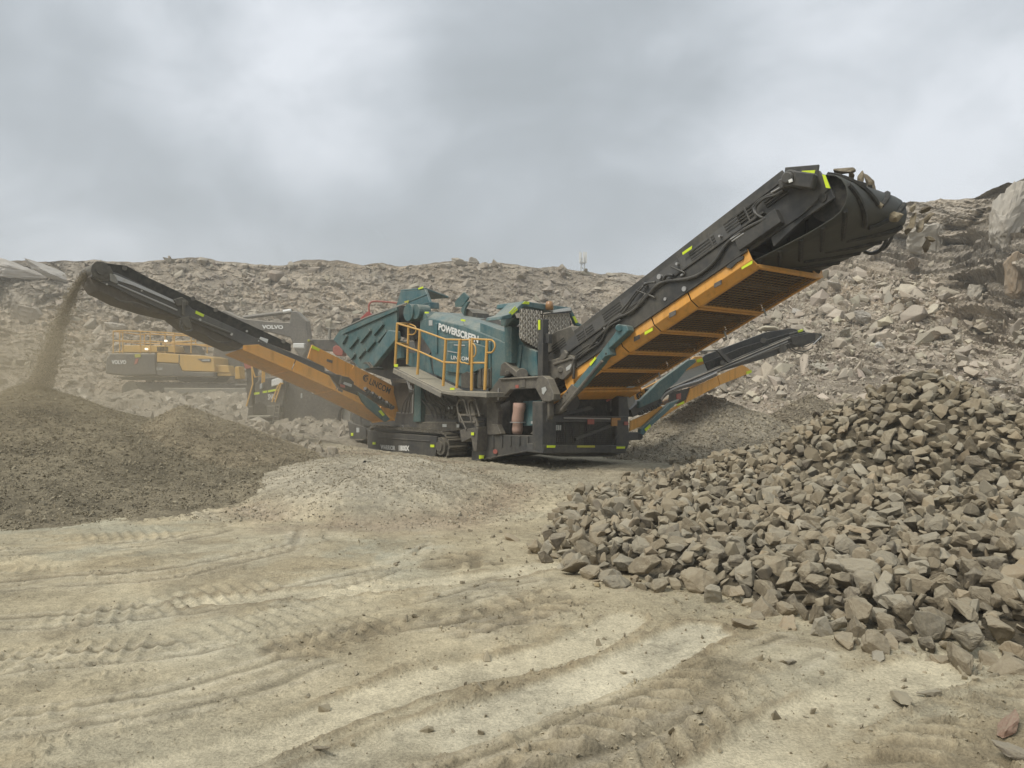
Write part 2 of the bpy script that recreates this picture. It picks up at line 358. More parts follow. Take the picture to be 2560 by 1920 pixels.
LANES = [([(-2.4, 2.7), (-1.42, 3.56), (-.94, 4.04), (-.30, 4.62), (.38, 5.03), (.8, 5.6)], .19),
         ([(-1.2, 3.0), (-.46, 3.70), (0, 4.04), (.56, 4.59), (1.34, 5.31)], .21),
         ([(.6, 3.0), (1.05, 3.46), (1.51, 3.96), (2.34, 4.52), (2.9, 4.75)], .22),
         ([(-2.6, 6.2), (-1.5, 6.45), (0, 7.05), (.4, 7.4)], .16)]
TREADS = [([(.2, 3.3), (.70, 3.85), (1.27, 4.55), (1.7, 5.2)], .30, .19, .040, 0.9), ([(1.5, 3.0), (1.9, 3.4), (2.6, 3.9), (3.3, 4.2)], .34, .2, .035, 0.9),
          ([(-1.3, 5.05), (-.2, 5.7), (.5, 6.4)], .30, .22, .020, -.7), ([(-.6, 7.5), (.1, 7.9)], .35, .25, .03, .5)]
RIPPLES = [([(-6, 6.7), (-4.6, 6.83), (-3.74, 7.17), (-2.94, 7.36), (-2.6, 8.2), (-2.9, 9.2), (-3.7, 10.05), (-5, 10.9)], .33),
           ([(-5, 5.5), (-3.79, 5.63), (-2.94, 5.98), (-2.1, 6.83), (-1.75, 8.0), (-2.0, 9.3), (-2.9, 10.5)], .33),
           ([(-4.5, 4.6), (-3.25, 4.82), (-2.36, 5.12), (-1.5, 6.1), (-1.0, 7.4)], .3),
           ([(-4.2, 3.7), (-2.6, 4.1), (-1.6, 4.8), (-.9, 5.6)], .28), ([(-6, 8.1), (-4.9, 8.3), (-4, 8.9)], .5)]
RUTS = [[(-4.2, 4.3), (-3.2, 4.6), (-2.0, 4.98), (-.9, 5.6), (-.1, 6.4)], [(-5.4, 5.1), (-3.6, 5.45), (-2.1, 6.05), (-1.2, 6.9), (-.8, 8.0)], [(-6.4, 6.1), (-4.3, 6.4), (-3.0, 6.95), (-2.35, 7.9), (-2.6, 9.2), (-3.6, 10.4)],
        [(-3.1, 3.35), (-1.9, 4.0), (-.8, 4.9), (.2, 5.75)], [(-7, 7.4), (-5.2, 7.6), (-3.9, 8.1), (-3.4, 9.0), (-4.2, 10.2)], [(-.3, 3.0), (.4, 3.6), (1.2, 4.3), (2.0, 4.9)], [(-1.9, 6.0), (-.6, 6.35), (.2, 6.8)]]
def ground_full(x, y):
    g = ground_low(x, y); near = sstep(16, 9, y)
    wx = x + fbm(x * .8, y * .8, 2, 61) * .12; wy = y + fbm(x * .8 + 9, y * .8, 2, 62) * .12
    base = np.stack([.41 + 0 * x, .35 + 0 * x, .232 + 0 * x], -1)
    t = sstep(.0, .55, fbm(x * .45, y * .6, 4, 70) + .1)[..., None]
    base = base * (1 - .5 * t) + .5 * t * np.array([.385, .355, .262])
    # greenish grey stone dust patches by the tracks on the left
    gp = sstep(.02, .45, fbm(x * .7 + 3, y * 1.1, 4, 75)) * sstep(-.2, -1.2, x) * sstep(5.2, 6.4, y) * sstep(12.5, 9, y)
    base = base * (1 - .75 * gp[..., None]) + .75 * gp[..., None] * np.array([.35, .33, .245])
    lo = sstep(10, 14, y)[..., None]; base = base * (1 - lo * .7) + lo * .7 * np.array([.325, .29, .215]); fr_ = sstep(18, 22, y)[..., None]; base = base * (1 - fr_) + fr_ * np.array([.27, .235, .18])
    pk = sstep(.1, .5, fbm(x * .5, y * .5, 3, 78)) * sstep(9.5, 11, y) * sstep(16, 13, y) * sstep(1, -1, x)
    base = base * (1 - .5 * pk[..., None]) + .5 * pk[..., None] * np.array([.32, .25, .175])
    fx_ = (x + 2.5) * .94 + (y - 13.0) * .34; fy_ = -(x + 2.5) * .34 + (y - 13.0) * .94; rf = np.hypot(fx_ / 2.35, fy_ / 3.9) + fbm(x * .9, y * .9, 3, 33) * .12
    fm = .85 * sstep(1.05, .6, rf + fbm(x * 2.5, y * 2.5, 3, 39) * .15)[..., None]; base = base * (1 - fm) + fm * np.array([.365, .325, .245]) * (1 + .25 * fbm(x * 1.5, y * 1.5, 4, 38))[..., None]; bm2 = (np.exp(-((rf - 1.0) / .13) ** 2) * sstep(-.5, .1, fbm(x * .8, y * .8, 3, 35)))[..., None] * .75
    base = base * (1 - bm2) + bm2 * np.array([.31, .24, .165])
    ls = sstep(.02, .35, fbm(x * 1.3, y * 1.3, 5, 36, .6)) * sstep(10.5, 8, y); base = base * (1 - .55 * ls[..., None]) + .55 * ls[..., None] * np.array([.315, .255, .158])
    rough = np.ones(x.shape)
    for pts, w in RIPPLES:
        d, sg, arc, _ = seg_dist(wx, wy, pts); k = sstep(w * 1.15, w * .75, d) * sstep(-.35, .25, fbm(x * 1.1, y * 1.1, 3, 90))
        br = .5 + .5 * np.sin(arc / .115 * 2 * np.pi + sg * 2.0 + fbm(x * 4, y * 4, 2, 55) * 1.6)
        g = g + k * near * (br ** 2 * .022 - .009); rough = rough * (1 - .5 * k)
    for pts, w, sp, amp, slant in TREADS:
        d, sg, arc, _ = seg_dist(wx, wy, pts); e = d / w; k = sstep(1.15, .8, e) * sstep(-.5, .1, fbm(x * 1.4, y * 1.4, 3, 92))
        ph = (arc + np.abs(sg) * slant) / sp + .5 * (sg > 0) + fbm(x * 3, y * 3, 3, 57) * .16
        lug = sstep(.38, .62, .5 + .5 * np.sin(ph * 2 * np.pi)) * sstep(.03, .10, np.abs(sg))
        g = g + k * (lug * amp * 1.0 - amp * .45 + fbm(x * 14, y * 14, 4, 58, .65) * .012)
        base = base * (1 - .5 * k[..., None]) + .5 * k[..., None] * np.array([.30, .24, .15]); base = base * (1 - .30 * (k * (1 - lug))[..., None])
    for pts in RUTS:
        for off in (0, .33):
            d, sg, arc, _ = seg_dist(wx + off * .35, wy - off * .9, pts); br_ = sstep(-.45, .0, fbm(x * 1.3 + off, y * 1.3, 3, 91))
            gr_ = np.exp(-(d / .028) ** 2) * br_; rd_ = np.exp(-((d - .07) / .03) ** 2) * br_
            g = g - gr_ * .008 + rd_ * .004; base = base * (1 - .38 * gr_[..., None]) + rd_[..., None] * .035; pk_ = (sstep(.24, .16, np.abs(d - .10)) * br_ * .16 * (off == 0))[..., None]; base = base * (1 - pk_) + pk_ * np.array([.47, .42, .305])
    for i, (pts, w) in enumerate(LANES):
        d, sg, arc, _ = seg_dist(wx, wy, pts); k = sstep(w * 1.12, w * .8, d)
        g = g * 1 - k * .016; rough = rough * (1 - .85 * k)
        lip = np.exp(-((d - w * 1.15) / .03) ** 2) * sstep(-.4, .2, fbm(x * 2.2, y * 2.2, 3, 95 + i))
        g = g + lip * (.012 + .022 * fbm(x * 12, y * 12, 3, 97)); pc = (.52, .458, .32) if i != 1 else (.515, .462, .335)
        c = (k * sstep(-.9, -.1, fbm(x * 1.6, y * 1.6, 3, 99)) * .92)[..., None]; base = base * (1 - c) + c * np.array(pc); lc = (.6 * lip)[..., None]; base = base * (1 - lc) + lc * np.array([.27, .215, .135])
    nf = sstep(14, 6, y)
    qx = x * .78 - y * .62; qy = x * .62 + y * .78   # wheel travel direction
    clod = np.maximum(fbm(x * 3.2, y * 3.2, 4, 41), -.1) * .022 + np.maximum(fbm(x * 17, y * 17, 4, 44, .7) - .16, 0) * .06 * sstep(-.1, .3, fbm(x * 1.7, y * 1.7, 3, 45)) + fbm(qx * 8, qy * .8, 4, 46) * .008 * sstep(-3, 0, x) + fbm(x * 1.4, y * 7, 4, 48) * .010 * sstep(1, -2, x)
    base = base * (1 - .16 * sstep(.12, .5, fbm(x * 5, y * 5, 4, 66))[..., None] + .10 * sstep(.1, .5, fbm(qx * 6, qy * .8, 4, 67))[..., None])
    g = g + rough * (clod * (.45 + .55 * nf))
    # gravelly grain on the mound and further back
    gv = sstep(8.5, 11, y)
    v, e, gx, gy = cells(x * 15, y * 15, 5); g = g + gv * sstep(30, 20, y) * (v - .5) * .03
    v2, e2, gx, gy = cells(x * 2.2, y * 2.2, 9); g = g + sstep(18, 24, y) * (v2 - .4) * .3 * sstep(6, 1, x)
    base = base * (1 + (gv * (v - .5) * .35)[..., None])
    return g, base
ys = np.exp(np.linspace(math.log(1.6), math.log(46), 800)); rs = np.linspace(-1.15, 1.15, 900)
Yg, Rg = np.meshgrid(ys, rs, indexing='ij'); Xg = Rg * (Yg + .6)
Zg, Tg = ground_full(Xg, Yg)
ground = mesh_np('ground', np.stack([Xg, Yg, Zg], -1).reshape(-1, 3), grid_faces(*Xg.shape), M['earth'], np.clip(Tg, .02, .9).reshape(-1, 3)); tag(ground, kind='structure')
def gz(x, y):
    a = ground_full(np.array([[float(x)]]), np.array([[float(y)]]))[0]; return float(a[0, 0])
pm = MB(); pm.box((-140, -40, -1.2), (140, 175, -.35)); base_floor = pm.build('quarry_floor', M['earth']); tag(base_floor, kind='structure')
a = base_floor.data.color_attributes.new('tint', 'FLOAT_COLOR', 'POINT'); a.data.foreach_set('color', [.37, .31, .2, 1] * len(base_floor.data.vertices))
# ------------------------------------------------------------------ gravel heaps
def heap(name, fn, x0, x1, y0, y1, tint, label, stone, n, step=.05, amp=.05):
    xs = np.arange(x0, x1, step); yy = np.arange(y0, y1, step); X, Y = np.meshgrid(xs, yy); h = fn(X, Y) + fbm(X * .7, Y * .7, 3, len(name)) * .12 + fbm(X * 6, Y * 6, 3, 3) * amp * .3
    v, e, _, _ = cells(X * 17, Y * 17, 4); h = h + (v - .5) * amp * .45 + ground_low(X, Y) * .6
    t = np.array(tint) * (1 + .35 * fbm(X * 1.2, Y * 1.2, 4, 13) + (v - .5) * .4)[..., None]
    keep = fn(X, Y) > -.25
    F4 = grid_faces(*X.shape); ok = keep.reshape(-1)[F4].all(1)
    used = np.unique(F4[ok]); remap = np.full(X.size, -1); remap[used] = np.arange(len(used))
    V = np.stack([X, Y, h], -1).reshape(-1, 3)[used]
    o = mesh_np(name, V, remap[F4[ok]], M['gravel'], t.reshape(-1, 3)[used]); tag(o, label, 'gravel heap', 'gravel heaps made by the side conveyors')
    px = RNG.uniform(x0, x1, n * 3); py = RNG.uniform(y0, y1, n * 3); hz = fn(px, py); k = np.nonzero(hz > -.03)[0][:n]
    pos = np.stack([px[k], py[k], hz[k] + ground_low(px[k], py[k]) * .6 + fbm(px[k] * .7, py[k] * .7, 3, len(name)) * .12 + .008], -1)
    sz = stone * np.exp(RNG.normal(0, .45, len(k))); tn = np.array(tint) * RNG.uniform(.65, 1.5, (len(k), 1))
    g = scatter('gravel', pos, sz, tn, M['rock_t'], SMALL, .9, parent=o); g['kind'] = 'stuff'
    return o
heap('gravel_heap', fines_a, -15.5, -3, 8.2, 20.5, (.195, .166, .112), 'dark brown fine gravel heap growing under the falling stream of fines', .0165, 70000)
heap('gravel_heap', fines_b, -10, -2.8, 11, 18.8, (.235, .195, .13), 'dusty brown fine gravel heap to the right of the heap under the stream', .017, 22000)
heap('gravel_heap', mids_a, 1.2, 10, 16.0, 24.7, (.265, .233, .175), 'wide grey gravel heap right behind the machine tail below the right conveyor', .03, 20000)
heap('gravel_heap', mids_b, 5.2, 11, 17.4, 23.5, (.205, .175, .128), 'pointed grey gravel heap under the head of the right side conveyor', .03, 14000)
# ------------------------------------------------------------------ quarry wall
CREST = [(-900, 660, 50), (-500, 657, 55), (-200, 655, 57), (0, 658, 57.5), (90, 656, 57.5), (231, 650, 58), (330, 652, 58), (500, 646, 58), (640, 660, 58.6), (720, 658, 58.8), (810, 649, 59), (900, 660, 59.5), (1000, 664, 60),
         (1090, 657, 60), (1150, 651, 60), (1240, 660, 61), (1290, 666, 61), (1380, 668, 62), (1500, 684, 63), (1620, 690, 62), (1800, 650, 57), (1950, 590, 50), (2080, 545, 45), (2268, 512, 39.5),
         (2360, 503, 38), (2442, 499, 37), (2488, 478, 35.5), (2560, 455, 34), (2700, 420, 32), (2950, 330, 29), (3400, 230, 26)]
TOE = [(-900, 34), (-500, 38), (-200, 40), (0, 41), (640, 39), (1000, 37), (1380, 35), (1620, 31), (1800, 27), (1950, 25), (2080, 23.5), (2268, 21.5), (2442, 19), (2560, 16.5), (2700, 14), (2950, 12), (3400, 10)]
NU, NV = 900, 260
pxs = np.array([c[0] for c in CREST], float); pu = np.linspace(-900, 3400, NU)
cy = np.interp(pu, pxs, [c[1] for c in CREST]) + fbm(pu * .02, pu * 0, 4, 3) * 5; cY = np.interp(pu, pxs, [c[2] for c in CREST]); tY = np.interp(pu, [t[0] for t in TOE], [t[1] for t in TOE])
ratio = (pu - 1280) / F; cz = H + (960 - cy) / F * cY
vv = np.linspace(0, 1, NV)
def wall_xyz(U, V):         # U in photo-column units along the crest, V 0 (toe) .. 1 (crest)
    r = (U - 1280) / F; a = np.interp(U, pu, tY); b = np.interp(U, pu, cY); z1 = np.interp(U, pu, cz)
    right = sstep(1900, 2350, U)
    pf = np.interp(V, [0, .5, .74, .88, .95, 1], [0, .50, .77, .90, .95, 1]); qf = np.interp(V, [0, .5, .74, .88, .95, 1], [0, .42, .69, .88, .98, 1])
    pf2 = np.interp(V, [0, .4, .68, .74, .90, 1], [0, .47, .80, .84, .92, 1]); qf2 = np.interp(V, [0, .4, .68, .74, .90, 1], [0, .32, .58, .70, .97, 1])
    bed = sstep(350, 150, U) * 0
    pf3 = np.interp(V, [0, .3, .45, .9, 1], [0, .48, .70, .90, 1]); qf3 = np.interp(V, [0, .3, .45, .9, 1], [0, .22, .36, .96, 1]); r3 = sstep(2290, 2520, U)
    pf2 = pf2 * (1 - r3) + pf3 * r3; qf2 = qf2 * (1 - r3) + qf3 * r3
    p = pf * (1 - right) + pf2 * right; q = qf * (1 - right) + qf2 * right
    Yw = a + (b - a) * p; X = r * Yw; z0 = ground_low(X * 0 + r * a, a) * .8 - .1
    return X, Yw, z0 + (z1 - z0) * q
U, V = np.meshgrid(pu, vv, indexing='ij'); X, Yw, Zw = wall_xyz(U, V)
sl = np.cumsum(np.hypot(np.gradient(X, axis=0), np.gradient(Yw, axis=0)), 0) ; sc = V * 24
v1, e1, gx1, gy1 = cells(sl * .42, sc * .55, 3); v2, e2, gx2, gy2 = cells(sl * 1.1, sc * 1.25, 8); v3, e3, gx3, gy3 = cells(sl * 2.6, sc * 2.9, 12)
vb, eb, gxb, gyb = cells(sl * .30 + fbm(sl * .3, sc * .3, 2, 15) * .4, sc * .17, 61)
mask = np.sin(np.clip(V, 0, 1) * np.pi) ** .5
steep = sstep(.72, .82, V) * sstep(1.0, .95, V) * (.25 + .75 * np.clip(sstep(700, 400, U) + sstep(1700, 2000, U), 0, 1)); bedl = np.clip(sstep(380, 120, U) * sstep(.66, .74, V) + sstep(1950, 2250, U) * sstep(.70, .76, V) + sstep(2330, 2500, U) * sstep(.40, .50, V), 0, 1) * sstep(1.0, .96, V)
disp = fbm(sl * .09, sc * .12, 4, 17) * (1.1 - .75 * steep) + steep * fbm(sl * .6, sc * .6, 5, 18, .7) * .8 + ((v1 - .5) * 1.1 + gx1 * .5 * (v1 - .5) + gy1 * .8 * (hash2(np.floor(v1 * 999), v1 * 0, 2) - .5)) * (.25 + 1.0 * bedl + .15 * steep) + bedl * ((vb - .5) * 2.2 + gxb * .5) + (v2 - .5) * .45 + (v3 - .5) * .20 + fbm(sl * 3, sc * 3, 3, 9) * .15
Yw2 = Yw - disp * mask * .8 * np.clip(Yw / 50, .5, 1); Zw2 = Zw + disp * mask * .45 * (1 - steep) + (1 - mask) * 0
Zw2 = Zw2 + sstep(.965, 1, V) * fbm(sl * .5, sc * 0, 4, 77) * .22
X2 = X - disp * mask * sstep(1900, 2400, U) * .6
base = np.array([.30, .255, .195]) * np.ones(U.shape + (1,))
t = fbm(sl * .12, sc * .16, 5, 23)[..., None]
base = base * (1 + .45 * t); pk = sstep(.05, .5, fbm(sl * .1 + 7, sc * .15, 4, 29))[..., None]; base = base * (1 - .45 * pk) + .45 * pk * np.array([.40, .31, .21])
gr = sstep(.1, .5, fbm(sl * .16 + 31, sc * .1, 4, 37))[..., None]; base = base * (1 - .5 * gr) + .5 * gr * np.array([.315, .285, .24])
bl = (bedl * (.4 + .6 * v1))[..., None]; base = base * (1 - .75 * bl) + .75 * bl * np.array([.40, .355, .29]) * (1 + .5 * fbm(sl * 1.4, sc * .18, 4, 141) + .35 * (vb - .5))[..., None]
st = sstep(.1, .45, fbm(sl * 1.5, sc * .12, 4, 47)) * np.clip(steep + bedl, 0, 1); base = base * (1 - .45 * st[..., None])
base = base * (.78 + .44 * (.4 * v2 + .6 * v3))[..., None]
soil = .85 * sstep(.95 + .03 * sstep(2000, 2400, U), .985, V + fbm(sl * .4, sc * 0, 3, 87) * .012)[..., None]; base = base * (1 - soil) + soil * np.array([.165, .135, .098])
wall = mesh_np('quarry_wall', np.stack([X2, Yw2, Zw2], -1).reshape(-1, 3), grid_faces(NU, NV), M['cliff'], np.clip(base, .03, .8).reshape(-1, 3), False); tag(wall, kind='structure')
# plateau on top of the bench
rim = np.stack([X2[:, -1], Yw2[:, -1], Zw2[:, -1]], -1); outer = rim.copy(); outer[:, 1] = 170; outer[:, 0] *= 2.2; outer[:, 2] = 11.2; mid = rim.copy(); mid[:, 1] += 6; mid[:, 2] -= .4
pl = mesh_np('plateau', np.concatenate([rim, mid, outer]), grid_faces(3, NU), M['cliff'], np.tile([.21, .175, .128], (3 * NU, 1))); tag(pl, kind='structure')
def wall_at(u, v):
    i = int(np.clip(np.searchsorted(pu, u), 0, NU - 1)); j = int(np.clip(v * (NV - 1), 0, NV - 1)); return np.array([X2[i, j], Yw2[i, j], Zw2[i, j]])
# rubble on the slope
n = 60000; uu = RNG.uniform(-250, 2750, n); rr = (uu > 1500) & (RNG.random(n) < .5); vvv = np.where(rr, RNG.uniform(0, .76, n), np.clip(RNG.beta(1.2, 1.15, n) * 1.0, 0, .935))
bare = ((uu > 2050) & (vvv > .69) & (RNG.random(n) < .9)) | ((uu > 2370) & (vvv > .47) & (RNG.random(n) < .88)); uu, vvv = uu[~bare], vvv[~bare]; n = len(uu)
ii = np.clip(np.searchsorted(pu, uu), 0, NU - 1); jj = np.clip((vvv * (NV - 1)).astype(int), 0, NV - 1)
pos = np.stack([X2[ii, jj], Yw2[ii, jj], Zw2[ii, jj]], -1); patch = fbm(sl[ii, jj] * .12, sc[ii, jj] * .2, 3, 123)
sz = .075 * RNG.pareto(2.2, n) + .055; sz = np.clip(sz, .05, .85) * (1 + .5 * patch) * np.where((vvv > .76) & ((uu < 420) | (uu > 1900)), .5, 1)
sz *= np.clip(pos[:, 1] / 42, .55, 1.15) * np.where(uu < 1600, .58, 1.0); pos[:, 2] += sz * .15; pos[:, 1] -= sz * .2
tn = np.where(uu < 1650, .76, .98)[:, None] * np.array([.40, .347, .27]) * (1 + (RNG.uniform(.68, 1.3, (n, 1)) - 1) * np.where(uu < 1650, .7, 1.1)[:, None]) * (1 + RNG.normal(0, .02, (n, 3)))
tag(scatter('rubble', pos, sz, tn, M['cliffrock'], BIG[:10] + SMALL, .7), 'loose grey and tan rubble covering the slope of the quarry wall', 'rubble', None, 'stuff')
# rubble floor behind the machine and the heaps
n = 16000; x = RNG.uniform(-24, 5, n); y = RNG.uniform(19, 40, n); z = ground_full(x, y)[0]; sz = np.clip(.045 * RNG.pareto(2.2, n) + .035, .03, .45)
ok = ~((x > -6) & (x < 3) & (y < 22)) & ~((x > -20) & (x < -7) & (y > 33.5) & (y < 38.2)); tn = np.array([.37, .33, .265]) * RNG.uniform(.6, 1.3, (n, 1))
tag(scatter('rubble', np.stack([x, y, z + sz * .1], -1)[ok], sz[ok], tn[ok], M['cliffrock'], SMALL, .7), 'broken stone strewn over the rough ground behind the heaps', 'rubble', None, 'stuff')
# stones on the gravel fan in front of the tracks, and a bank of broken stone between heap and machine
n = 22000; a_ = RNG.uniform(0, 6.283, n); r_ = np.sqrt(RNG.random(n)) * 1.05; lx = np.cos(a_) * r_ * 2.35; ly = np.sin(a_) * r_ * 3.9; x = -2.5 + lx * .94 - ly * .34; y = 13 + lx * .34 + ly * .94
k = fbm(x * .9, y * .9, 4, 137) > RNG.uniform(-.6, .5, n); x, y = x[k], y[k]; z = ground_full(x, y)[0]; sz = .0105 * np.exp(RNG.normal(0, .5, len(x)))
tag(scatter('gravel', np.stack([x, y, z + sz * .25], -1), sz, np.array([.37, .325, .245]) * RNG.uniform(.75, 1.25, (len(x), 1)), M['rock_t'], SMALL, .9), 'pale grey gravel lying on the low mound before the tracks', 'gravel', None, 'stuff')
n = 2600; x = RNG.uniform(-8.0, -3.6, n); y = RNG.uniform(15.6, 21, n); z = ground_full(x, y)[0]; k = (x < -3.4 - (y - 15.6) * .62); x, y, z = x[k], y[k], z[k]; sz = np.clip(.05 * RNG.pareto(2.4, len(x)) + .03, .03, .2)
tag(scatter('rubble', np.stack([x, y, z + sz * .3], -1), sz, np.array([.33, .285, .215]) * RNG.uniform(.6, 1.25, (len(x), 1)), M['cliffrock'], BIG[:8], .7), 'bank of broken stone between the gravel heap and the machine', 'rubble', None, 'stuff')
# gravel and pebbles on the mound and on the sandy floor
n = 26000; y = np.concatenate([RNG.uniform(9, 17.5, 18000), 3 + 7 * RNG.random(8000) ** 1.2]); x = np.concatenate([RNG.uniform(-6, 1.8, 18000), RNG.uniform(-1, 1, 8000) * 0 + RNG.uniform(-.9, .8, 8000) * (y[18000:])])
den = fbm(x * .6, y * .6, 4, 131); keep = (den > RNG.uniform(-.5, .5, n)) & ((y > 9.6) | (RNG.random(n) < .35)); x, y = x[keep], y[keep]
z = ground_full(x, y)[0]; sz = np.where(y > 9.6, .013, .0075) * np.exp(RNG.normal(0, .5, len(x))); tn = np.array([.345, .30, .215]) * RNG.uniform(.65, 1.2, (len(x), 1))
tag(scatter('gravel', np.stack([x, y, z + sz * .2], -1), sz, tn, M['rock_t'], SMALL, .8), 'small stones scattered over the sandy ground and the low mound', 'gravel', None, 'stuff')
n = 42000; y = 2.9 + 6.5 * RNG.random(n) ** 1.1; x = RNG.uniform(-.95, .75, n) * y; w8 = fbm(x * 1.7, y * 1.7, 3, 45) * .9 + fbm(x * 6, y * 6, 2, 46) * .5
for pts, w in LANES:
    d = seg_dist(x, y, pts)[0]; w8 += .9 * np.exp(-((d - w * 1.25) / .07) ** 2) - 1.5 * (d < w * .95)
for pts, w, *_ in TREADS: w8 += .55 * (seg_dist(x, y, pts)[0] < w)
k = w8 > RNG.uniform(.15, 1.1, n); x, y = x[k], y[k]; z, t = ground_full(x, y)
sz = 0.0055 * np.exp(RNG.normal(0, .55, len(x))); tag(scatter('crumbs', np.stack([x, y, z + sz * .3], -1), sz, t * RNG.uniform(.85, 1.15, (len(x), 1)), M['rock_t'], SMALL, 1.2), 'crumbs of dry earth lying along the wheel ruts', 'crumbs', None, 'stuff')
# ------------------------------------------------------------------ coarse rock heap
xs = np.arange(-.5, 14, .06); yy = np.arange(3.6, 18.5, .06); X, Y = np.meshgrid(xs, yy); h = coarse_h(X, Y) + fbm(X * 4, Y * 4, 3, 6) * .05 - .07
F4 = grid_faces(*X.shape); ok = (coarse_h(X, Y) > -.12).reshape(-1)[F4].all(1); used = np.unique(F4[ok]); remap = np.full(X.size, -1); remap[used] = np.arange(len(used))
core = mesh_np('rubble_bed', np.stack([X, Y, h], -1).reshape(-1, 3)[used], remap[F4[ok]], M['gravel'], np.tile([.12, .10, .068], (len(used), 1)))  # tint darkened to put the shade between the rocks into colour
tag(core, 'bed of broken stone under the coarse rock pile, coloured dark for the shade in its gaps', 'rubble', None, 'stuff')
def rock_tone(n):
    k = RNG.choice(4, n, p=[.56, .22, .14, .08]); b = np.array([[.262, .212, .142], [.305, .27, .205], [.16, .134, .10], [.31, .24, .155]])[k]
    return b * .86 * RNG.uniform(.68, 1.32, (n, 1)), k
R_pos = []; R_sz = []; cellg = {}
def try_add(x, y, s, f):
    key = (int(x / .3), int(y / .3))
    for i in (-1, 0, 1):
        for j in (-1, 0, 1):
            for (px, py, ps) in cellg.get((key[0] + i, key[1] + j), ()):
                if (px - x) ** 2 + (py - y) ** 2 < (f * (s + ps)) ** 2: return False
    cellg.setdefault(key, []).append((x, y, s)); return True
layers = [(4600, .11, .158, .63, .02), (9000, .085, .13, .58, .0), (20000, .045, .085, .56, -.01), (9000, .07, .125, .64, .05)]
for li, (cnt, s0, s1, f, lift) in enumerate(layers):
    if li == 3: cellg.clear()
    cnt = int(cnt * 1.22); cx = RNG.uniform(-.3, 12.8, cnt); cyy = RNG.uniform(3.7, 17, cnt); hh = coarse_h(cx, cyy); ss = s0 + (s1 - s0) * RNG.random(cnt) ** 1.6
    for x, y, hz_, s in zip(cx, cyy, hh, ss):
        edge = -.03 if s > .1 else -.09
        if hz_ < edge or (li == 3 and (hz_ < .12 or random.random() < .45)): continue
        if hz_ < .12 and random.random() < .35: continue
        if y < 3.9: continue
        if try_add(x, y, s, f): R_pos.append((x, y, hz_ + lift + s * .12 + random.uniform(-.3, .3) * s)); R_sz.append(s)
R_pos = np.array(R_pos); R_sz = np.array(R_sz); tones, tk = rock_tone(len(R_pos))
back = coarse_h(R_pos[:, 0], R_pos[:, 1] - .5) > R_pos[:, 2] + .2
vis = (np.abs(R_pos[:, 0] / R_pos[:, 1]) < .66) & ~back
score = np.where(vis, R_sz / R_pos[:, 1], 0); order = np.argsort(-score); top = order[:290]; rest = order[290:]
tag(scatter('coarse_rock', R_pos[rest], R_sz[rest] * 1.12, tones[rest], M['rock_t'], BIG, .55), 'angular brown rocks making up the mass of the coarse rock pile', 'rocks', None, 'stuff')
n = 9000; x = RNG.uniform(-1.2, 6.5, n); y = RNG.uniform(3.6, 10, n); h_ = coarse_h(x, y); k = (h_ < .05) & (h_ > -1.0) & (RNG.random(n) < np.exp(h_ * 4.5) * .5); x, y = x[k], y[k]; z = ground_full(x, y)[0]; sz = np.clip(.010 * RNG.pareto(1.9, len(x)) + .009, 0, .05)
tag(scatter('chips', np.stack([x, y, z + sz * .2], -1), sz, np.array([.27, .228, .155]) * RNG.uniform(.65, 1.25, (len(x), 1)), M['rock_t'], SMALL, .8), 'stone chips trailing off the foot of the coarse rock pile', 'chips', None, 'stuff')
TONE = ['tan brown', 'pale grey', 'dark grey brown', 'orange tinged']
for i in top:
    x, y, z = R_pos[i]; s = R_sz[i] * 1.12; hgt = coarse_h(np.array([x]), np.array([y]))[0]
    zone = 'along the front foot' if hgt < .28 else 'on the lower front slope' if hgt < .7 else 'high on the front slope'
    rock_obj('rock', ROCK_ME, random.randrange(20), (x, y, z), (s * random.uniform(.85, 1.25), s * random.uniform(.85, 1.2), s * random.uniform(.8, 1.15)),
             (random.gauss(0, .5), random.gauss(0, .5), random.uniform(0, 6.3)), tones[i], f'{TONE[tk[i]]} angular rock {zone} of the coarse rock pile', 'rock', 'rocks of the coarse pile')
# loose stones that lie apart on the sand
def gp(xd, yd): x, y = xd * 1.1573, yd * 1.1573; Y_ = H * F / (y - 960); return (x - 1280) / F * Y_, Y_
STRAY = [(1606, 1367, .10, (.25, .2, .13), 'tan angular stone on the sand just in front of the pile, near the wheel ruts', (1.3, .8, .7)),
         (1950, 1520, .13, (.30, .26, .18), 'flat tan slab lying on sand between the wheel rut and the pile foot', (1.5, .7, .35)),
         (2010, 1800 - 290, .07, (.28, .25, .19), 'small grey flake on the sand right of the flat tan slab', (1.2, .6, .4)),
         (2180, 1590, .12, (.27, .15, .11), 'reddish brown rock at the lower right edge of the sand', (1.4, .8, .6)),
         (2195, 1655, .10, (.22, .19, .15), 'dark grey rock at the bottom right corner below the reddish rock', (1.3, .9, .7)),
         (1710, 1440, .05, (.30, .27, .21), 'small grey stone alone on the churned tyre prints', (1.1, .8, .6)),
         (1290, 1270, .06, (.33, .25, .13), 'small orange stone on the sand left of the pile foot', (1.2, .9, .7)),
         (690, 1625, .045, (.17, .14, .10), 'dark splinter of stone on the pale wheel lane', (1.6, .5, .4)),
         (1895, 1430, .09, (.33, .30, .24), 'pale slab on the sand below the front corner of the pile', (1.5, .9, .4)),
         (1105, 1168, .12, (.32, .25, .16), 'tan slab lying on the dirt left of the rock pile tip', (1.4, .9, .5))]
for k, (xd, yd, s, col, lab, sc3) in enumerate(STRAY):
    x, y = gp(xd, yd); rock_obj('rock', ROCK_ME, k * 3 + 1, (x, y, gz(x, y) + s * .25), tuple(s * q for q in sc3), (.1 * k % .4, .15, k * 1.3), col, lab, 'rock')
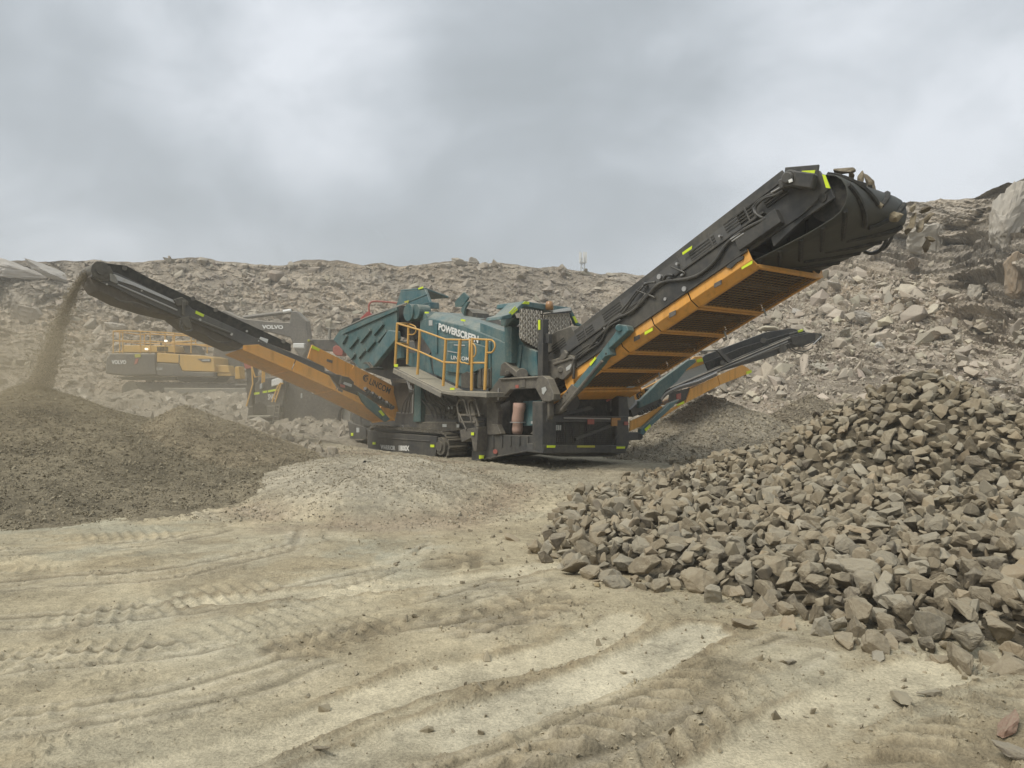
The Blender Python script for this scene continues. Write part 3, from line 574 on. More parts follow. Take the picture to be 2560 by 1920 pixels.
# big blocks on the quarry wall: photo column, photo row, size, tone, label
def on_wall(px, py):
    best = None
    i = int(np.searchsorted(pu, px))
    for j in range(NV):
        q = np.array([X2[i, j], Yw2[i, j], Zw2[i, j]]); row = 960 - (q[2] - H) / q[1] * F
        if best is None or abs(row - py) < best[0]: best = (abs(row - py), q)
    return best[1]
BLOCKS = [(2310, 620, 2.05, (.44, .405, .34), (1.15, .8, 1.0), (.1, .1, .5), 'huge pale grey slab sided block below the crest behind the conveyor head'),
          (2430, 745, .95, (.42, .385, .32), (.9, .8, 1.4), (.05, .1, .2), 'tall upright pale slab half way up the wall on the right'),
          (2285, 668, .75, (.20, .155, .11), (1.1, .8, .8), (.3, .2, 1), 'dark brown block under the huge pale slab'),
          (2535, 575, 2.3, (.37, .34, .29), (.9, .7, 1.5), (.1, .05, .3), 'smooth grey rock face high at the right edge of the picture'),
          (2550, 705, 1.3, (.30, .225, .15), (.9, .9, 1.6), (.1, -.1, .4), 'rust brown block below the smooth face at the right edge'),
          (2160, 800, .75, (.44, .41, .36), (1.3, .9, .8), (.5, .3, .3), 'long pale block on the slope right of the right conveyor head'),
          (2110, 845, .8, (.40, .37, .30), (1.1, .8, 1.1), (.2, .4, 1.2), 'upright tan block near the tip of the right conveyor'),
          (2060, 925, .9, (.38, .35, .28), (1.4, .9, .7), (.3, .1, .2), 'broad tan slab low on the slope behind the right conveyor head'),
          (2320, 850, .7, (.22, .17, .11), (1.1, .9, .8), (.2, .2, 2), 'rust brown block on the slope above the coarse pile'),
          (2195, 870, .55, (.50, .48, .43), (1, .9, .9), (.3, .2, .7), 'bright squarish block on the lower slope above the coarse pile'),
          (2085, 720, .6, (.47, .43, .37), (1.4, .8, .6), (.3, .4, .3), 'long pale slab just right of the orange conveyor guard'),
          (1990, 785, .55, (.48, .45, .40), (1.3, .8, .7), (.2, .5, .2), 'pale slab between the two conveyors on the right'),
          (2490, 960, .8, (.27, .245, .20), (1.5, .9, .6), (.2, .2, .3), 'dark layered slab above the coarse pile near the right edge'),
          (2260, 960, .6, (.30, .28, .24), (1.2, .8, .7), (.2, .3, .9), 'grey block directly above the peak of the coarse pile'),
          (85, 790, 1.0, (.30, .26, .21), (1.3, .9, .9), (.3, .3, .4), 'large brown boulder behind the falling stream of fines'),
          (50, 690, 1.5, (.46, .43, .39), (1.5, .9, .6), (.3, .2, .2), 'pale tilted bedrock slab at the top left of the wall'),
          (150, 690, 1.3, (.44, .42, .39), (1.4, .8, .7), (.3, .4, .5), 'pale jagged bedrock block left of the left conveyor head'),
          (290, 820, .7, (.40, .36, .30), (1.2, .9, .8), (.2, .3, .3), 'grey boulder on the slope left of the excavator'),
          (1150, 660, .55, (.40, .36, .29), (1.2, .9, .8), (.2, .3, .1), 'boulder on the crest above the green hopper lid'),
          (1185, 657, .5, (.37, .33, .27), (1.1, .9, .9), (.2, .1, .8), 'boulder on the crest right of the one over the hopper lid'),
          (1115, 668, .45, (.42, .38, .31), (1.1, .8, .9), (.4, .1, .3), 'smaller boulder on the crest left of the one over the hopper lid')]
for k, (px, py, s, col, sc3, rot, lab) in enumerate(BLOCKS):
    q = on_wall(px, py); k1 = q[1] / 44; rock_obj('boulder', BOULDER_ME, k * 3 + 2, (q[0] - s * .12, q[1] - s * .4 * k1, q[2] + s * .1), tuple(s * k1 * c for c in sc3), rot, col, lab, 'boulder')
# ================================================================== THE SCREENING MACHINE (machine coordinates: u tailwards, v across, z up)
mach = empty('screening_machine', 'large green and black tracked screening machine with three orange skirted conveyors', 'screening machine', tuple(ORG), TH - math.pi / 2)
def part(mb, name, mats, parent=mach, **k): return mb.build(name, mats, parent, **k)
def bar(mb, z, a, b, v, w, d=None):          # flat bar between two photo points on plane v
    return mb.beam(S(z, *a, v), S(z, *b, v), d or w, w, (0, 1, 0))
def tape(z, quad, v, parent, mat='hivis', name='reflective_tape', dv=.012):
    return part(MB().pv(z, quad, v - dv, dv), name, M[mat], parent)
def rect(x0, y0, x1, y1): return [(x0, y0), (x1, y0), (x1, y1), (x0, y1)]
# ---------------------------------------------------------------- chassis
mb = MB(); mb.box((-7.9, .22, .60), (-2.3, 2.1, 1.0)); mb.box((-7.9, .3, .42), (-2.6, 2.0, .6))
mb.pv('G', [(885, 400), (985, 350), (1040, 378), (1335, 385), (1385, 400), (1385, 470), (880, 562)], 0.0, .10)
mb.pv('G', [(885, 400), (985, 350), (1040, 378), (1335, 385), (1385, 400), (1385, 470), (880, 562)], 2.05, .10)
mb.prism([(-2.5, .1, .06), (-.1, .1, .5), (-.1, .1, .56), (-2.5, .1, .12)], (0, 1.95, 0)); mb.box((-2.5, .1, .5), (-.2, 2.05, .62))
for i in range(5): mb.pv('G', rect(1020 + i * 60, 384 + i, 1032 + i * 60, 470 - i * 6), -.03, .03)
mb.tube([S('G', 885, 560, -.01), S('G', 1380, 470, -.01)], .022, 6)
chassis = part(mb, 'chassis', M['dark'], bevel=.01)
part(MB().cyl(S('G', 1045, 495, 0), S('G', 1045, 495, -.06), .05, 12), 'towing_eye', M['redpale'], chassis)
tape('G', [(933, 520), (967, 520), (964, 542), (933, 545)], -.035, chassis); tape('G', [(1330, 470), (1366, 460), (1364, 482), (1330, 488)], -.03, chassis)
# front stub of the chassis below the hopper
mb = MB(); mb.pv('G', [(25, 285), (60, 300), (150, 330), (150, 410), (40, 405)], .25, 1.2); mb.pv('G', [(60, 230), (110, 240), (120, 320), (60, 310)], .3, .5)
mb.pv('G', [(150, 335), (200, 325), (400, 310), (430, 345), (700, 360), (700, 385), (160, 352)], .02, .5)
stub = part(mb, 'front_crossmember', M['dark'], bevel=.01)
part(MB().pv('G', rect(85, 330, 105, 362), .24, .01), 'decal', M['sticker'], stub); tape('G', rect(48, 366, 62, 386), .245, stub)
# ---------------------------------------------------------------- crawler tracks
def track(v0, v1, near):
    g = MB(); uf, ur, r, zc = -6.75, -3.62, .315, .30
    tr = MB(); n = 54; L = (ur - uf) * 2 + 2 * math.pi * r
    def at(d):
        d %= L; a = ur - uf
        if d < a: return np.array([uf + d, 0, zc + r]), np.array([0, 0, 1.])
        d -= a
        if d < math.pi * r: t = d / r; return np.array([ur + r * math.sin(t), 0, zc + r * math.cos(t)]), np.array([math.sin(t), 0, math.cos(t)])
        d -= math.pi * r
        if d < a: return np.array([ur - d, 0, zc - r]), np.array([0, 0, -1.])
        d -= a; t = d / r; return np.array([uf - r * math.sin(t), 0, zc - r * math.cos(t)]), np.array([-math.sin(t), 0, -math.cos(t)])
    for i in range(n):
        p, nn = at(i * L / n); tan = np.array([nn[2], 0, -nn[0]]); w = L / n * .46
        tr.prism([p + tan * w - nn * .03 + (0, v0, 0), p - tan * w - nn * .03 + (0, v0, 0), p - tan * w + nn * .012 + (0, v0, 0), p - tan * w * .5 + nn * .05 + (0, v0, 0), p - tan * w * .2 + nn * .05 + (0, v0, 0), p + tan * w * .1 + nn * .012 + (0, v0, 0), p + tan * w + nn * .012 + (0, v0, 0)], (0, v1 - v0, 0))
    t = part(tr, 'crawler_track', M['grime'])
    f = MB(); f.prism([(-6.95, v0 + .06, .16), (-3.95, v0 + .06, .16), (-3.8, v0 + .06, .3), (-3.95, v0 + .06, .5), (-6.95, v0 + .06, .5), (-7.02, v0 + .06, .3)], (0, v1 - v0 - .12, 0))
    if near:
        f.pv('G', [(160, 345), (250, 362), (640, 388), (640, 470), (625, 545), (165, 478)], v0 - .05, .06)
        f.pv('G', [(240, 395), (590, 420), (590, 428), (240, 403)], v0 - .07, .02); f.pv('G', [(165, 470), (625, 534), (625, 546), (165, 482)], v0 - .07, .02)
    fr = part(f, 'track_frame', M['dark'], t, bevel=.008)
    s = MB(); s.cyl((-3.62, v0 - .02, .30), (-3.62, v1, .30), .21, 18); s.cyl((-3.62, v0 - .06, .30), (-3.62, v0, .30), .12, 14); s.cyl((-6.75, v0 + .02, .30), (-6.75, v1, .30), .24, 18)
    for i in range(7): s.cyl((-6.3 + i * .4, v0 + .03, .10), (-6.3 + i * .4, v1 - .03, .10), .09, 12)
    part(s, 'sprocket', M['grime'], t, smooth=False)
    if near:
        q = v0 - .056; text_on('WARRIOR', S('G', 254, 478, q), S('G', 356, 487, q), S('G', 254, 446, q), M['white'], t, 'model_lettering', .045)
        text_on('1800X', S('G', 380, 489, q), S('G', 453, 492, q), S('G', 380, 451, q), M['white'], t, 'model_lettering', .045)
        tape('G', rect(197, 430, 217, 446), q, t); tape('G', rect(596, 447, 623, 465), q, t)
track(-.06, .46, True); track(1.75, 2.27, False)
# ---------------------------------------------------------------- tail frame (end face u = 0)
def tq(z, quad, u, parent, mat='hivis', name='reflective_tape', d=.012): return part(MB().pu(z, quad, u + d, -d), name, M[mat], parent)
mb = MB(); d = -.16
mb.pu('G', [(1370, 150), (1420, 150), (1440, 240), (1468, 262), (1468, 470), (1462, 512), (1372, 505)], .02, -.3)
mb.pu('G', [(1880, 255), (1968, 250), (1972, 440), (1945, 505), (1880, 505)], .02, -.3)
mb.pu('G', [(1900, 110), (1960, 118), (1975, 255), (1900, 255)], 0, -.25)
mb.pu('G', [(1400, 245), (1930, 252), (1930, 292), (1400, 292)], .03, -.14); mb.pu('G', [(1380, 448), (1950, 452), (1950, 505), (1372, 508)], .03, -.5)
mb.pu('G', [(1440, 505), (1930, 505), (1850, 530), (1500, 530)], -.2, -1.4)
tail = part(mb, 'tail_frame', M['dark'], bevel=.012)
g = MB(); g.pu('G', rect(1462, 290, 1885, 452), -.06, -.06)
for i in range(26): x = 1470 + i * 16; g.pu('G', rect(x, 292, x + 3, 450), -.045, -.015)
for i in range(11): y = 298 + i * 14; g.pu('G', rect(1466, y, 1882, y + 2.5), -.03, -.015)
part(g, 'radiator_grille', M['black'], tail)
part(MB().pu('G', [(1600, 400), (1860, 300), (1866, 318), (1606, 420)], 0, -.03), 'brace', M['dark'], tail)
mb = MB()
for i in range(3): mb.pu('G', [(1466 + 14 * i, 312), (1474 + 14 * i, 312), (1472 + 14 * i, 348), (1464 + 14 * i, 346)], .0, -.02)
part(mb, 'louvre', M['sticker'], tail)
for q in ([(1405, 452), (1463, 452), (1460, 468), (1405, 468)], [(1885, 460), (1945, 460), (1940, 474), (1885, 475)], ): tq('G', q, .045, tail)
tq('G', rect(1612, 452, 1735, 467), .045, tail, 'hivis_dull')
tq('G', rect(1685, 272, 1730, 306), .045, tail, 'redpale', 'warning_decal'); tq('G', rect(1938, 288, 1965, 312), .03, tail, 'redpale', 'warning_decal')
mb = MB(); mb.pu('G', rect(1852, 262, 1912, 278), .05, -.03); mb.pu('G', rect(1852, 278, 1890, 318), .05, -.03); part(mb, 'hose_bracket', M['orange_dirty'], tail)
part(MB().tube(smooth_curve([T('G', x, y, .06) for x, y in ((1885, 320), (1888, 370), (1870, 410), (1862, 440))]), .016), 'hose', M['black'], tail)
part(MB().tube([T('G', 1520, 262, .06), T('G', 1840, 268, .06)], .014), 'pipe', M['chrome'], tail)
# black boxes filling the void above the tail frame, its shade in their colour
mb = MB(); mb.pu('G', [(1440, 250), (1440, 190), (1520, 110), (1900, 105), (1905, 250)], -.35, -.9); mb.pu('G', [(1470, 240), (1700, 180), (1730, 200), (1500, 250)], -.15, -.15)
mb.cyl(T('G', 1560, 150, -.3), T('G', 1560, 150, -.12), .20, 20); part(mb, 'void_boxes', M['black'])
mb = MB(); mb.pu('G', [(1800, 200), (1815, 140), (1860, 105), (1900, 150), (1880, 210), (1820, 225)], -.2, -.15); part(mb, 'junction_box', M['vgrey'])
mb = MB(); mb.pu('G', [(1812, 140), (1865, 108), (1872, 118), (1818, 152)], -.19, -.1); part(mb, 'sign_plate', M['redpale'])
mb = MB(); mb.pu('G', [(1935, 95), (2000, 95), (2015, 150), (1970, 200)], -.1, -.12); part(mb, 'pale_panel', M['grey'])
# ---------------------------------------------------------------- octagonal support arch
mb = MB(); v = -.04; dv = .14
mb.pv('G', [(985, 150), (1042, 148), (1062, 215), (1062, 330), (1085, 378), (985, 378)], v, dv)                       # front leg
mb.pv('D', [(90, 1255), (210, 1085), (640, 1062), (650, 1195), (330, 1212), (225, 1330), (100, 1360)], v, dv)        # top beam
mb.pv('D', [(640, 1062), (690, 1058), (745, 1095), (815, 1262), (812, 1325), (765, 1345), (690, 1340), (610, 1195)], v - .05, dv + .05)
mb.pv('D', [(690, 1340), (760, 1338), (765, 1500), (700, 1660), (675, 1660)], v, dv)
mb.pv('G', [(1322, 384), (1345, 340), (1372, 300), (1378, 390), (1350, 440)], v, dv); mb.pv('G', [(1020, 308), (1056, 308), (1085, 372), (1040, 378)], v - .03, dv)
mb.pv('G', [(1285, 372), (1335, 318), (1345, 330), (1310, 380)], v + .1, .3)
mb.tube([S('D', 220, 1098, v - .03), S('D', 640, 1075, v - .03)], .02); mb.pv('D', [(430, 1080), (500, 1078), (495, 1190), (440, 1192)], v - .02, .03)
for a in ((690, 1350), (710, 1355), (688, 1640), (705, 1640)): mb.cyl(S('D', *a, v - .06), S('D', *a, v), .02, 8)
arch = part(mb, 'support_arch', M['frame'], bevel=.012)
part(MB().tube([S('D', 205, 1195, v - .02), S('D', 200, 1330, v - .02)], .016), 'ram', M['chrome'], arch)
part(MB().pv('D', rect(392, 1160, 425, 1195), v - .012, .01), 'warning_decal', M['redpale'], arch)
part(MB().pv('D', [(680, 1195), (720, 1180), (735, 1215), (700, 1270), (685, 1250)], v - .062, .01), 'decal', M['sticker'], arch)
# bay seen through the arch, its inner shade put into a solid black box
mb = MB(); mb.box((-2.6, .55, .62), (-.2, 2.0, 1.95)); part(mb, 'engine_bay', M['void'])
part(MB().pv('G', [(1238, 148), (1362, 138), (1362, 308), (1238, 318)], .35, .15), 'engine_panel', M['teal'])
part(MB().pv('G', [(1292, 285), (1335, 282), (1335, 300), (1292, 303)], .34, .01), 'decal', M['sticker'])
part(MB().pv('G', [(1070, 175), (1150, 140), (1150, 372), (1070, 360)], .38, .15), 'filter_housing', M['vgrey'])
rs_ = [.13, .135, .12, .13, .125, .105, .12, .10]; ps_ = [S('G', x, y, .22) for x, y in ((1212, 158), (1212, 190), (1206, 225), (1202, 262), (1198, 288), (1200, 300), (1200, 340), (1198, 372))]
part(MB().tube(ps_, rs_, 14), 'exhaust_lagging', M['cloth'], smooth=True)
mb = MB(); c0 = S('G', 1200, 292, .22)
mb.tube([c0 + (.16 * math.cos(t), .16 * math.sin(t), 0) for t in np.linspace(0, 6.28, 15)], .012); part(mb, 'clamp_ring', M['chrome'])
# ---------------------------------------------------------------- posts and undercarriage below the walkway
mb = MB(); mb.pv('C', [(1075, 1180), (1500, 1330), (1560, 1660), (1100, 1660)], .25, 1.6); mb.pv('C', [(1500, 1330), (1850, 1390), (1960, 1400), (1900, 1660), (1560, 1660)], .30, 1.5)
mb.pv('G', [(500, 290), (770, 290), (800, 345), (700, 365), (500, 340)], .15, .5)
mb.pv('C', [(800, 1180), (1070, 1190), (1070, 1240), (810, 1225)], .35, .2); mb.pv('C', [(1180, 1450), (1500, 1600), (1490, 1640), (1170, 1490)], .2, .05)
under = part(mb, 'underframe', M['grime'], bevel=.01)
for q in (rect(680, 305, 708, 325), rect(778, 305, 795, 328)): part(MB().pv('G', q, .135, .014), 'decal', M['sticker'], under)
part(MB().pv('G', rect(718, 182, 748, 202), .2, .014), 'decal', M['sticker'], under)
mb = MB()
for k in range(7): mb.tube(smooth_curve([S('C', 1090 + 50 * k, 1250 + 24 * k, .2), S('C', 1120 + 55 * k, 1400 + 10 * k, .14), S('C', 1200 + 60 * k, 1500, .18), S('C', 1260 + 40 * k, 1620, .22)]), .02)
part(mb, 'hose', M['black'], under)
mb = MB(); mb.pv('C', [(1045, 1180), (1112, 1190), (1110, 1660), (1030, 1660)], .1, .22); col_ = part(mb, 'support_column', M['teal_dirty'], bevel=.012)
part(MB().tube([S('C', 1032, 1300, .07), S('C', 1022, 1560, .07)], .02), 'ram', M['chrome'], col_)
mb = MB()
for k in range(4): mb.tube(smooth_curve([S('C', 960 + 25 * k, 1200 + 30 * k, .1), S('C', 990 + 12 * k, 1330, .05), S('C', 930 + 30 * k, 1440, .12), S('C', 900 + 40 * k, 1560, .15)]), .017)
part(mb, 'hose', M['black'], col_)
# ---------------------------------------------------------------- hopper
HO = [(145, 748), (220, 640), (520, 505), (850, 368), (850, 560), (830, 695), (500, 1080), (430, 1062)]
mb = MB(); mb.pv('C', HO, 0.0, .06); mb.pv('C', HO, 2.5, .06)
a, b, c = S('C', 145, 748, 0), S('C', 430, 1062, 0), S('C', 500, 1080, 0); mb.prism([a, b, b + (.06, 0, -.02), a + (.06, 0, 0)], (0, 2.55, 0)); mb.prism([b, c, c + (0, 0, .06), b + (0, 0, .06)], (0, 2.55, 0))
for p, q in (((420, 730), (330, 840)), ((560, 640), (450, 775)), ((700, 570), (600, 690)), ((500, 860), (430, 945)), ((610, 760), (520, 870)), ((740, 650), (640, 770)), ((300, 700), (250, 790)), ((390, 900), (350, 960))):
    bar(mb, 'C', p, q, -.03, .07, .08)
mb.pv('C', [(225, 655), (850, 385), (850, 425), (250, 690)], -.05, .05)
hop = part(mb, 'hopper', M['teal_dirty'], bevel=.01)
part(MB().tube([S('C', 215, 640, .0), S('C', 520, 500, 0), S('C', 960, 345, 0)], .022), 'rim_bar', M['grey'], hop); tape('C', [(500, 545), (540, 528), (542, 545), (502, 560)], -.02, hop, 'hivis_dull')
mb = MB(); mb.pv('C', [(890, 215), (1160, 190), (1215, 335), (1210, 400), (960, 345), (840, 375)], .75, .08)
pp = [S('C', 890, 215, .75), S('C', 1160, 190, .75)]; mb.prism([pp[0], pp[1], pp[1] + (-.2, .9, -.15), pp[0] + (-.2, .9, -.15)], (0, 0, .05))
mb.pv('C', [(1210, 330), (1215, 400), (1120, 400), (1130, 350)], .72, .3); wing = part(mb, 'hopper_wing', M['teal'], hop, bevel=.01)
part(MB().tube([S('C', 850, 380, .5), S('C', 970, 335, .5), S('C', 1180, 250, .6)], .025), 'wing_strut', M['teal_dirty'], hop)
tape('C', [(1085, 178), (1135, 160), (1140, 178), (1088, 194)], .74, wing); tape('C', [(930, 325), (985, 310), (970, 350), (940, 350)], .3, hop, 'hivis_dull')
mb = MB(); mb.pv('C', [(750, 640), (830, 655), (840, 740), (590, 1050), (500, 1070), (480, 1050)], -.16, .16); hs = part(mb, 'hopper_strut', M['teal'], bevel=.015)
part(MB().tube([S('C', 830, 750, -.1), S('C', 570, 1060, -.1)], .035, 8), 'ram', M['vgrey'], hs)
mb = MB()
for k in range(4): mb.tube(smooth_curve([S('C', 480 + 20 * k, 1010, -.2), S('C', 520 + 14 * k, 1000 + 20 * (k % 2), -.22), S('C', 560 + 10 * k, 1060, -.2)]), .014)
part(mb, 'hose', M['grime'], hs)
mb = MB(); mb.pv('C', [(470, 1080), (600, 1060), (830, 760), (1070, 1160), (1060, 1200), (1060, 1660), (900, 1660), (780, 1190)], .55, 1.4); part(mb, 'feeder', M['black'])
# drive housing between hopper and screen box
mb = MB(); mb.pv('C', [(845, 380), (965, 372), (965, 545), (1095, 545), (1095, 720), (1040, 760), (850, 700)], .22, .5); part(mb, 'dark_recess', M['void'])  # solid black block standing in for the shade of a recess
mb = MB(); p = S('C', 1010, 450, .1); mb.cyl(p + (0, -.1, 0), p + (0, .35, 0), .22, 20); mb.cyl(p + (.26, -.05, 0), p + (.26, .3, 0), .19, 20); mb.pv('C', [(970, 380), (1135, 375), (1140, 540), (970, 545)], .2, .25)
for i in range(6): mb.pv('C', rect(985 + 26 * i, 385, 992 + 26 * i, 540), .185, .015)
part(mb, 'drive_housing', M['teal_dirty'], bevel=.008)
mb = MB(); p = S('C', 940, 860, .15); mb.tube([S('C', 905, 770, .12), S('C', 890, 860, .12), S('C', 900, 960, .12)], [.10, .15, .12], 12); mb.pv('C', [(930, 900), (1060, 890), (1200, 905), (1245, 1125), (1090, 1085), (950, 1020)], .2, .2); part(mb, 'hydraulic_tank', M['teal'])
mb = MB(); mb.pv('C', [(1040, 760), (1110, 690), (1240, 880), (1200, 905), (1060, 890)], .28, .1); mb.pv('C', [(1110, 560), (1270, 640), (1350, 900), (1350, 1200), (1240, 1120), (1230, 880), (1110, 700)], .24, .05); part(mb, 'guard_plate', M['vgrey'])
# ---------------------------------------------------------------- screen box
mb = MB(); v = .15
side = [(1105, 540), (1195, 510), (1600, 600), (2010, 770), (2060, 790), (2200, 830), (2212, 1000), (1900, 1290), (1560, 1270), (1260, 1130), (1230, 880), (1105, 690)]
mb.pv('C', side, v, .08); A = [S('C', x, y, v) for x, y in ((1195, 510), (1600, 600), (2010, 770))]; Bq = [S('C', x, y, .42) for x, y in ((1165, 430), (1560, 500), (2030, 640))]
for i in range(2): mb.prism([A[i], A[i + 1], Bq[i + 1], Bq[i]], (0, .05, -.05))
mb.prism(Bq + [Bq[2] + (0, 0, -.5), Bq[0] + (0, 0, -.5)], (0, 1.6, 0)); mb.pv('C', [(1105, 545), (1165, 430), (1195, 510), (1195, 600)], v + .01, .3)
for x in (1270, 1860): mb.pv('C', [(x, 560 + (x - 1270) * .34), (x + 22, 568 + (x - 1270) * .34), (x + 22, 900 + (x - 1270) * .34), (x, 890 + (x - 1270) * .34)], v - .04, .04)
sb = part(mb, 'screen_box', M['teal'], bevel=.01)
text_on('POWERSCREEN', S('C', 1312, 640, v - .045), S('C', 1752, 790, v - .045), S('C', 1318, 562, v - .045), M['white'], sb, 'brand_lettering', .045, .01)
tape('C', rect(1157, 440, 1200, 458), .10, sb); tape('C', [(1558, 520), (1606, 528), (1604, 548), (1556, 540)], .10, sb); part(MB().pv('C', rect(1203, 532, 1242, 592), v - .012, .01), 'decal', M['sticker'], sb)
mb = MB(); mb.pv('D', [(0, 470), (250, 560), (460, 620), (480, 720), (610, 795), (600, 1080), (470, 1010), (380, 1000), (240, 920), (0, 760)], v + .02, .1)
mb.pv('D', [(430, 720), (460, 716), (430, 1010), (400, 1005)], v - .02, .04); mb.pv('D', [(560, 760), (620, 790), (640, 1060), (590, 1060)], v - .01, .1); part(mb, 'discharge_cheek', M['teal'], sb, bevel=.01)
mb = MB(); mb.pv('D', [(0, 430), (110, 420), (250, 455), (430, 500), (430, 610), (250, 560), (0, 465)], .9, .05); mb.pv('D', [(0, 465), (250, 555), (430, 615), (430, 640), (250, 575), (0, 485)], .6, .3); part(mb, 'rubber_cover', M['vgrey'], sb)
mb = MB(); mb.pv('C', [(1350, 815), (1420, 780), (1640, 770), (1840, 830), (1840, 1050), (1640, 1130), (1380, 1100)], .06, .08); cab = part(mb, 'cabinet_door', M['teal'], sb, bevel=.01)
for q in ([(1480, 800), (1600, 806), (1600, 820), (1480, 812)], [(1410, 870), (1560, 898), (1560, 906), (1410, 880)]): part(MB().pv('C', q, .045, .015), 'decal', M['sticker'], cab)
text_on('LINCOM', S('C', 1452, 965, .05), S('C', 1650, 985, .05), S('C', 1452, 922, .05), M['white'], cab, 'brand_lettering', .015)
mb = MB(); mb.pv('C', [(1560, 1130), (1620, 1100), (1700, 1120), (1700, 1290), (1560, 1280)], .05, .3); mb.pv('C', [(1740, 1050), (1890, 1050), (1890, 1280), (1740, 1290)], .12, .3)
for i in range(3): mb.cyl(S('C', 1780 + 40 * i, 1260, .1), S('C', 1780 + 40 * i, 1070, .1), .05, 10)
part(mb, 'control_valves', M['grime'], bevel=.01)
# discarded plates and lumps lying on the screen box
mb = MB(); mb.pv('C', [(1530, 285), (1590, 222), (1640, 280), (1600, 345), (1560, 385), (1495, 385), (1490, 330)], 1.2, .05); mb.pv('C', [(1560, 400), (1620, 330), (1645, 325), (1600, 400), (1590, 480), (1560, 440)], 1.0, .06); part(mb, 'deflector_plate', M['teal_dirty'], sb)
mb = MB(); mb.pv('C', [(1590, 400), (1640, 410), (1690, 450), (1690, 520), (1740, 470), (1745, 520), (1720, 560), (1600, 520)], 1.1, .5); part(mb, 'end_bracket', M['grime'], sb)
# ---------------------------------------------------------------- walkway and handrail
mb = MB(); V0 = -.5
o = [S('C', x, y, V0) for x, y in ((820, 1045), (1080, 1180), (1350, 1312), (1500, 1335))]; i_ = [p + (0, .62, 0) for p in o]
for k in range(3): mb.prism([o[k], o[k + 1], i_[k + 1], i_[k]], (0, 0, -.07))
e0, e1 = S('C', 1500, 1368, V0 - .02), S('C', 1840, 1388, V0 - .02); mb.prism([e0 + (0, 0, .10), e1 + (0, 0, .10), e1 + (0, .62, .10), e0 + (0, .62, .10)], (0, 0, -.10))
mb.beam(o[0] + (0, -.02, -.10), o[2] + (0, -.02, -.10), .03, .12)
wk = part(mb, 'walkway', M['deck'], bevel=.008)
tape('C', [(818, 1020), (860, 1020), (858, 1050), (820, 1050)], V0 - .02, wk); tape('C', rect(1438, 1280, 1486, 1304), V0 - .03, wk)
def posts(name, lst, r, parent):
    for pts, vv_ in lst: part(MB().tube([S('C', x, y, vv_) for x, y in pts], r, 8), name, M['rail'], parent)
hr = MB(); R_ = .022
for pts in ([(850, 568), (1105, 642), (1390, 745), (1545, 750), (1560, 748)], [(845, 785), (1100, 880), (1365, 998), (1520, 1005)], [(1690, 742), (1845, 748), (1905, 752)], [(1690, 1005), (1830, 1005)]):
    hr.tube([S('C', x, y, V0) for x, y in pts], R_, 7)
hr.tube(smooth_curve([S('C', x, y, V0) for x, y in ((1890, 750), (1925, 775), (1935, 830), (1905, 885), (1850, 892))]), R_ * .9, 7)
hr.tube([S('C', 850, 568, V0), S('C', 985, 572, .05)], R_, 7); hr.tube([S('C', 845, 785, V0), S('C', 970, 800, .05)], R_, 7)
hr.tube(smooth_curve([S('C', x, y, .05) for x, y in ((985, 575), (1050, 600), (1062, 650), (1035, 690), (980, 690))]), R_ * .8, 7)
rail = part(hr, 'handrail', M['rail'], smooth=True)
posts('post', [([(830, 1040), (855, 566)], V0), ([(965, 1020), (982, 572)], .05), ([(1078, 1135), (1106, 642)], V0), ([(1362, 1262), (1392, 745)], V0), ([(1512, 1285), (1547, 748)], V0), ([(1676, 1310), (1685, 728)], V0), ([(1822, 1305), (1848, 748)], V0)], .032, rail)
gt = MB(); gt.tube(smooth_curve([S('C', x, y, V0 + .02) for x, y in ((1548, 752), (1640, 750), (1655, 760), (1655, 1000), (1600, 1004), (1562, 1000), (1548, 960), (1560, 752))], 3), .018, 7)
gt.tube(smooth_curve([S('C', x, y, V0 - .03) for x, y in ((1690, 790), (1720, 830), (1720, 910), (1690, 945))]), .016, 7); gt.tube([S('C', 1655, 735, V0), S('C', 1652, 1030, V0)], .02, 7)
part(gt, 'gate', M['rail'], rail, smooth=True)
# access ladder
ld = MB()
for dx in (0, 125): ld.tube(smooth_curve([S('C', x + dx, y, -.3) for x, y in ((1550, 1660), (1530, 1560), (1520, 1470), (1545, 1420), (1590, 1420), (1610, 1480), (1640, 1600))], 3), .022, 7)
ld.tube([S('G', 795, 230, -.3), S('G', 845, 345, -.3)], .02); 
for y in (235, 285): ld.pv('G', rect(800, y, 905, y + 14), -.3, .25)
ld.pv('G', [(845, 150), (870, 135), (925, 320), (905, 330)], -.28, .05); ld.pv('G', [(800, 345), (930, 325), (925, 345), (915, 490), (895, 492), (878, 400), (812, 430)], -.28, .3)
lad = part(ld, 'ladder', M['frame'], bevel=.006); tape('G', rect(878, 362, 897, 382), -.30, lad)
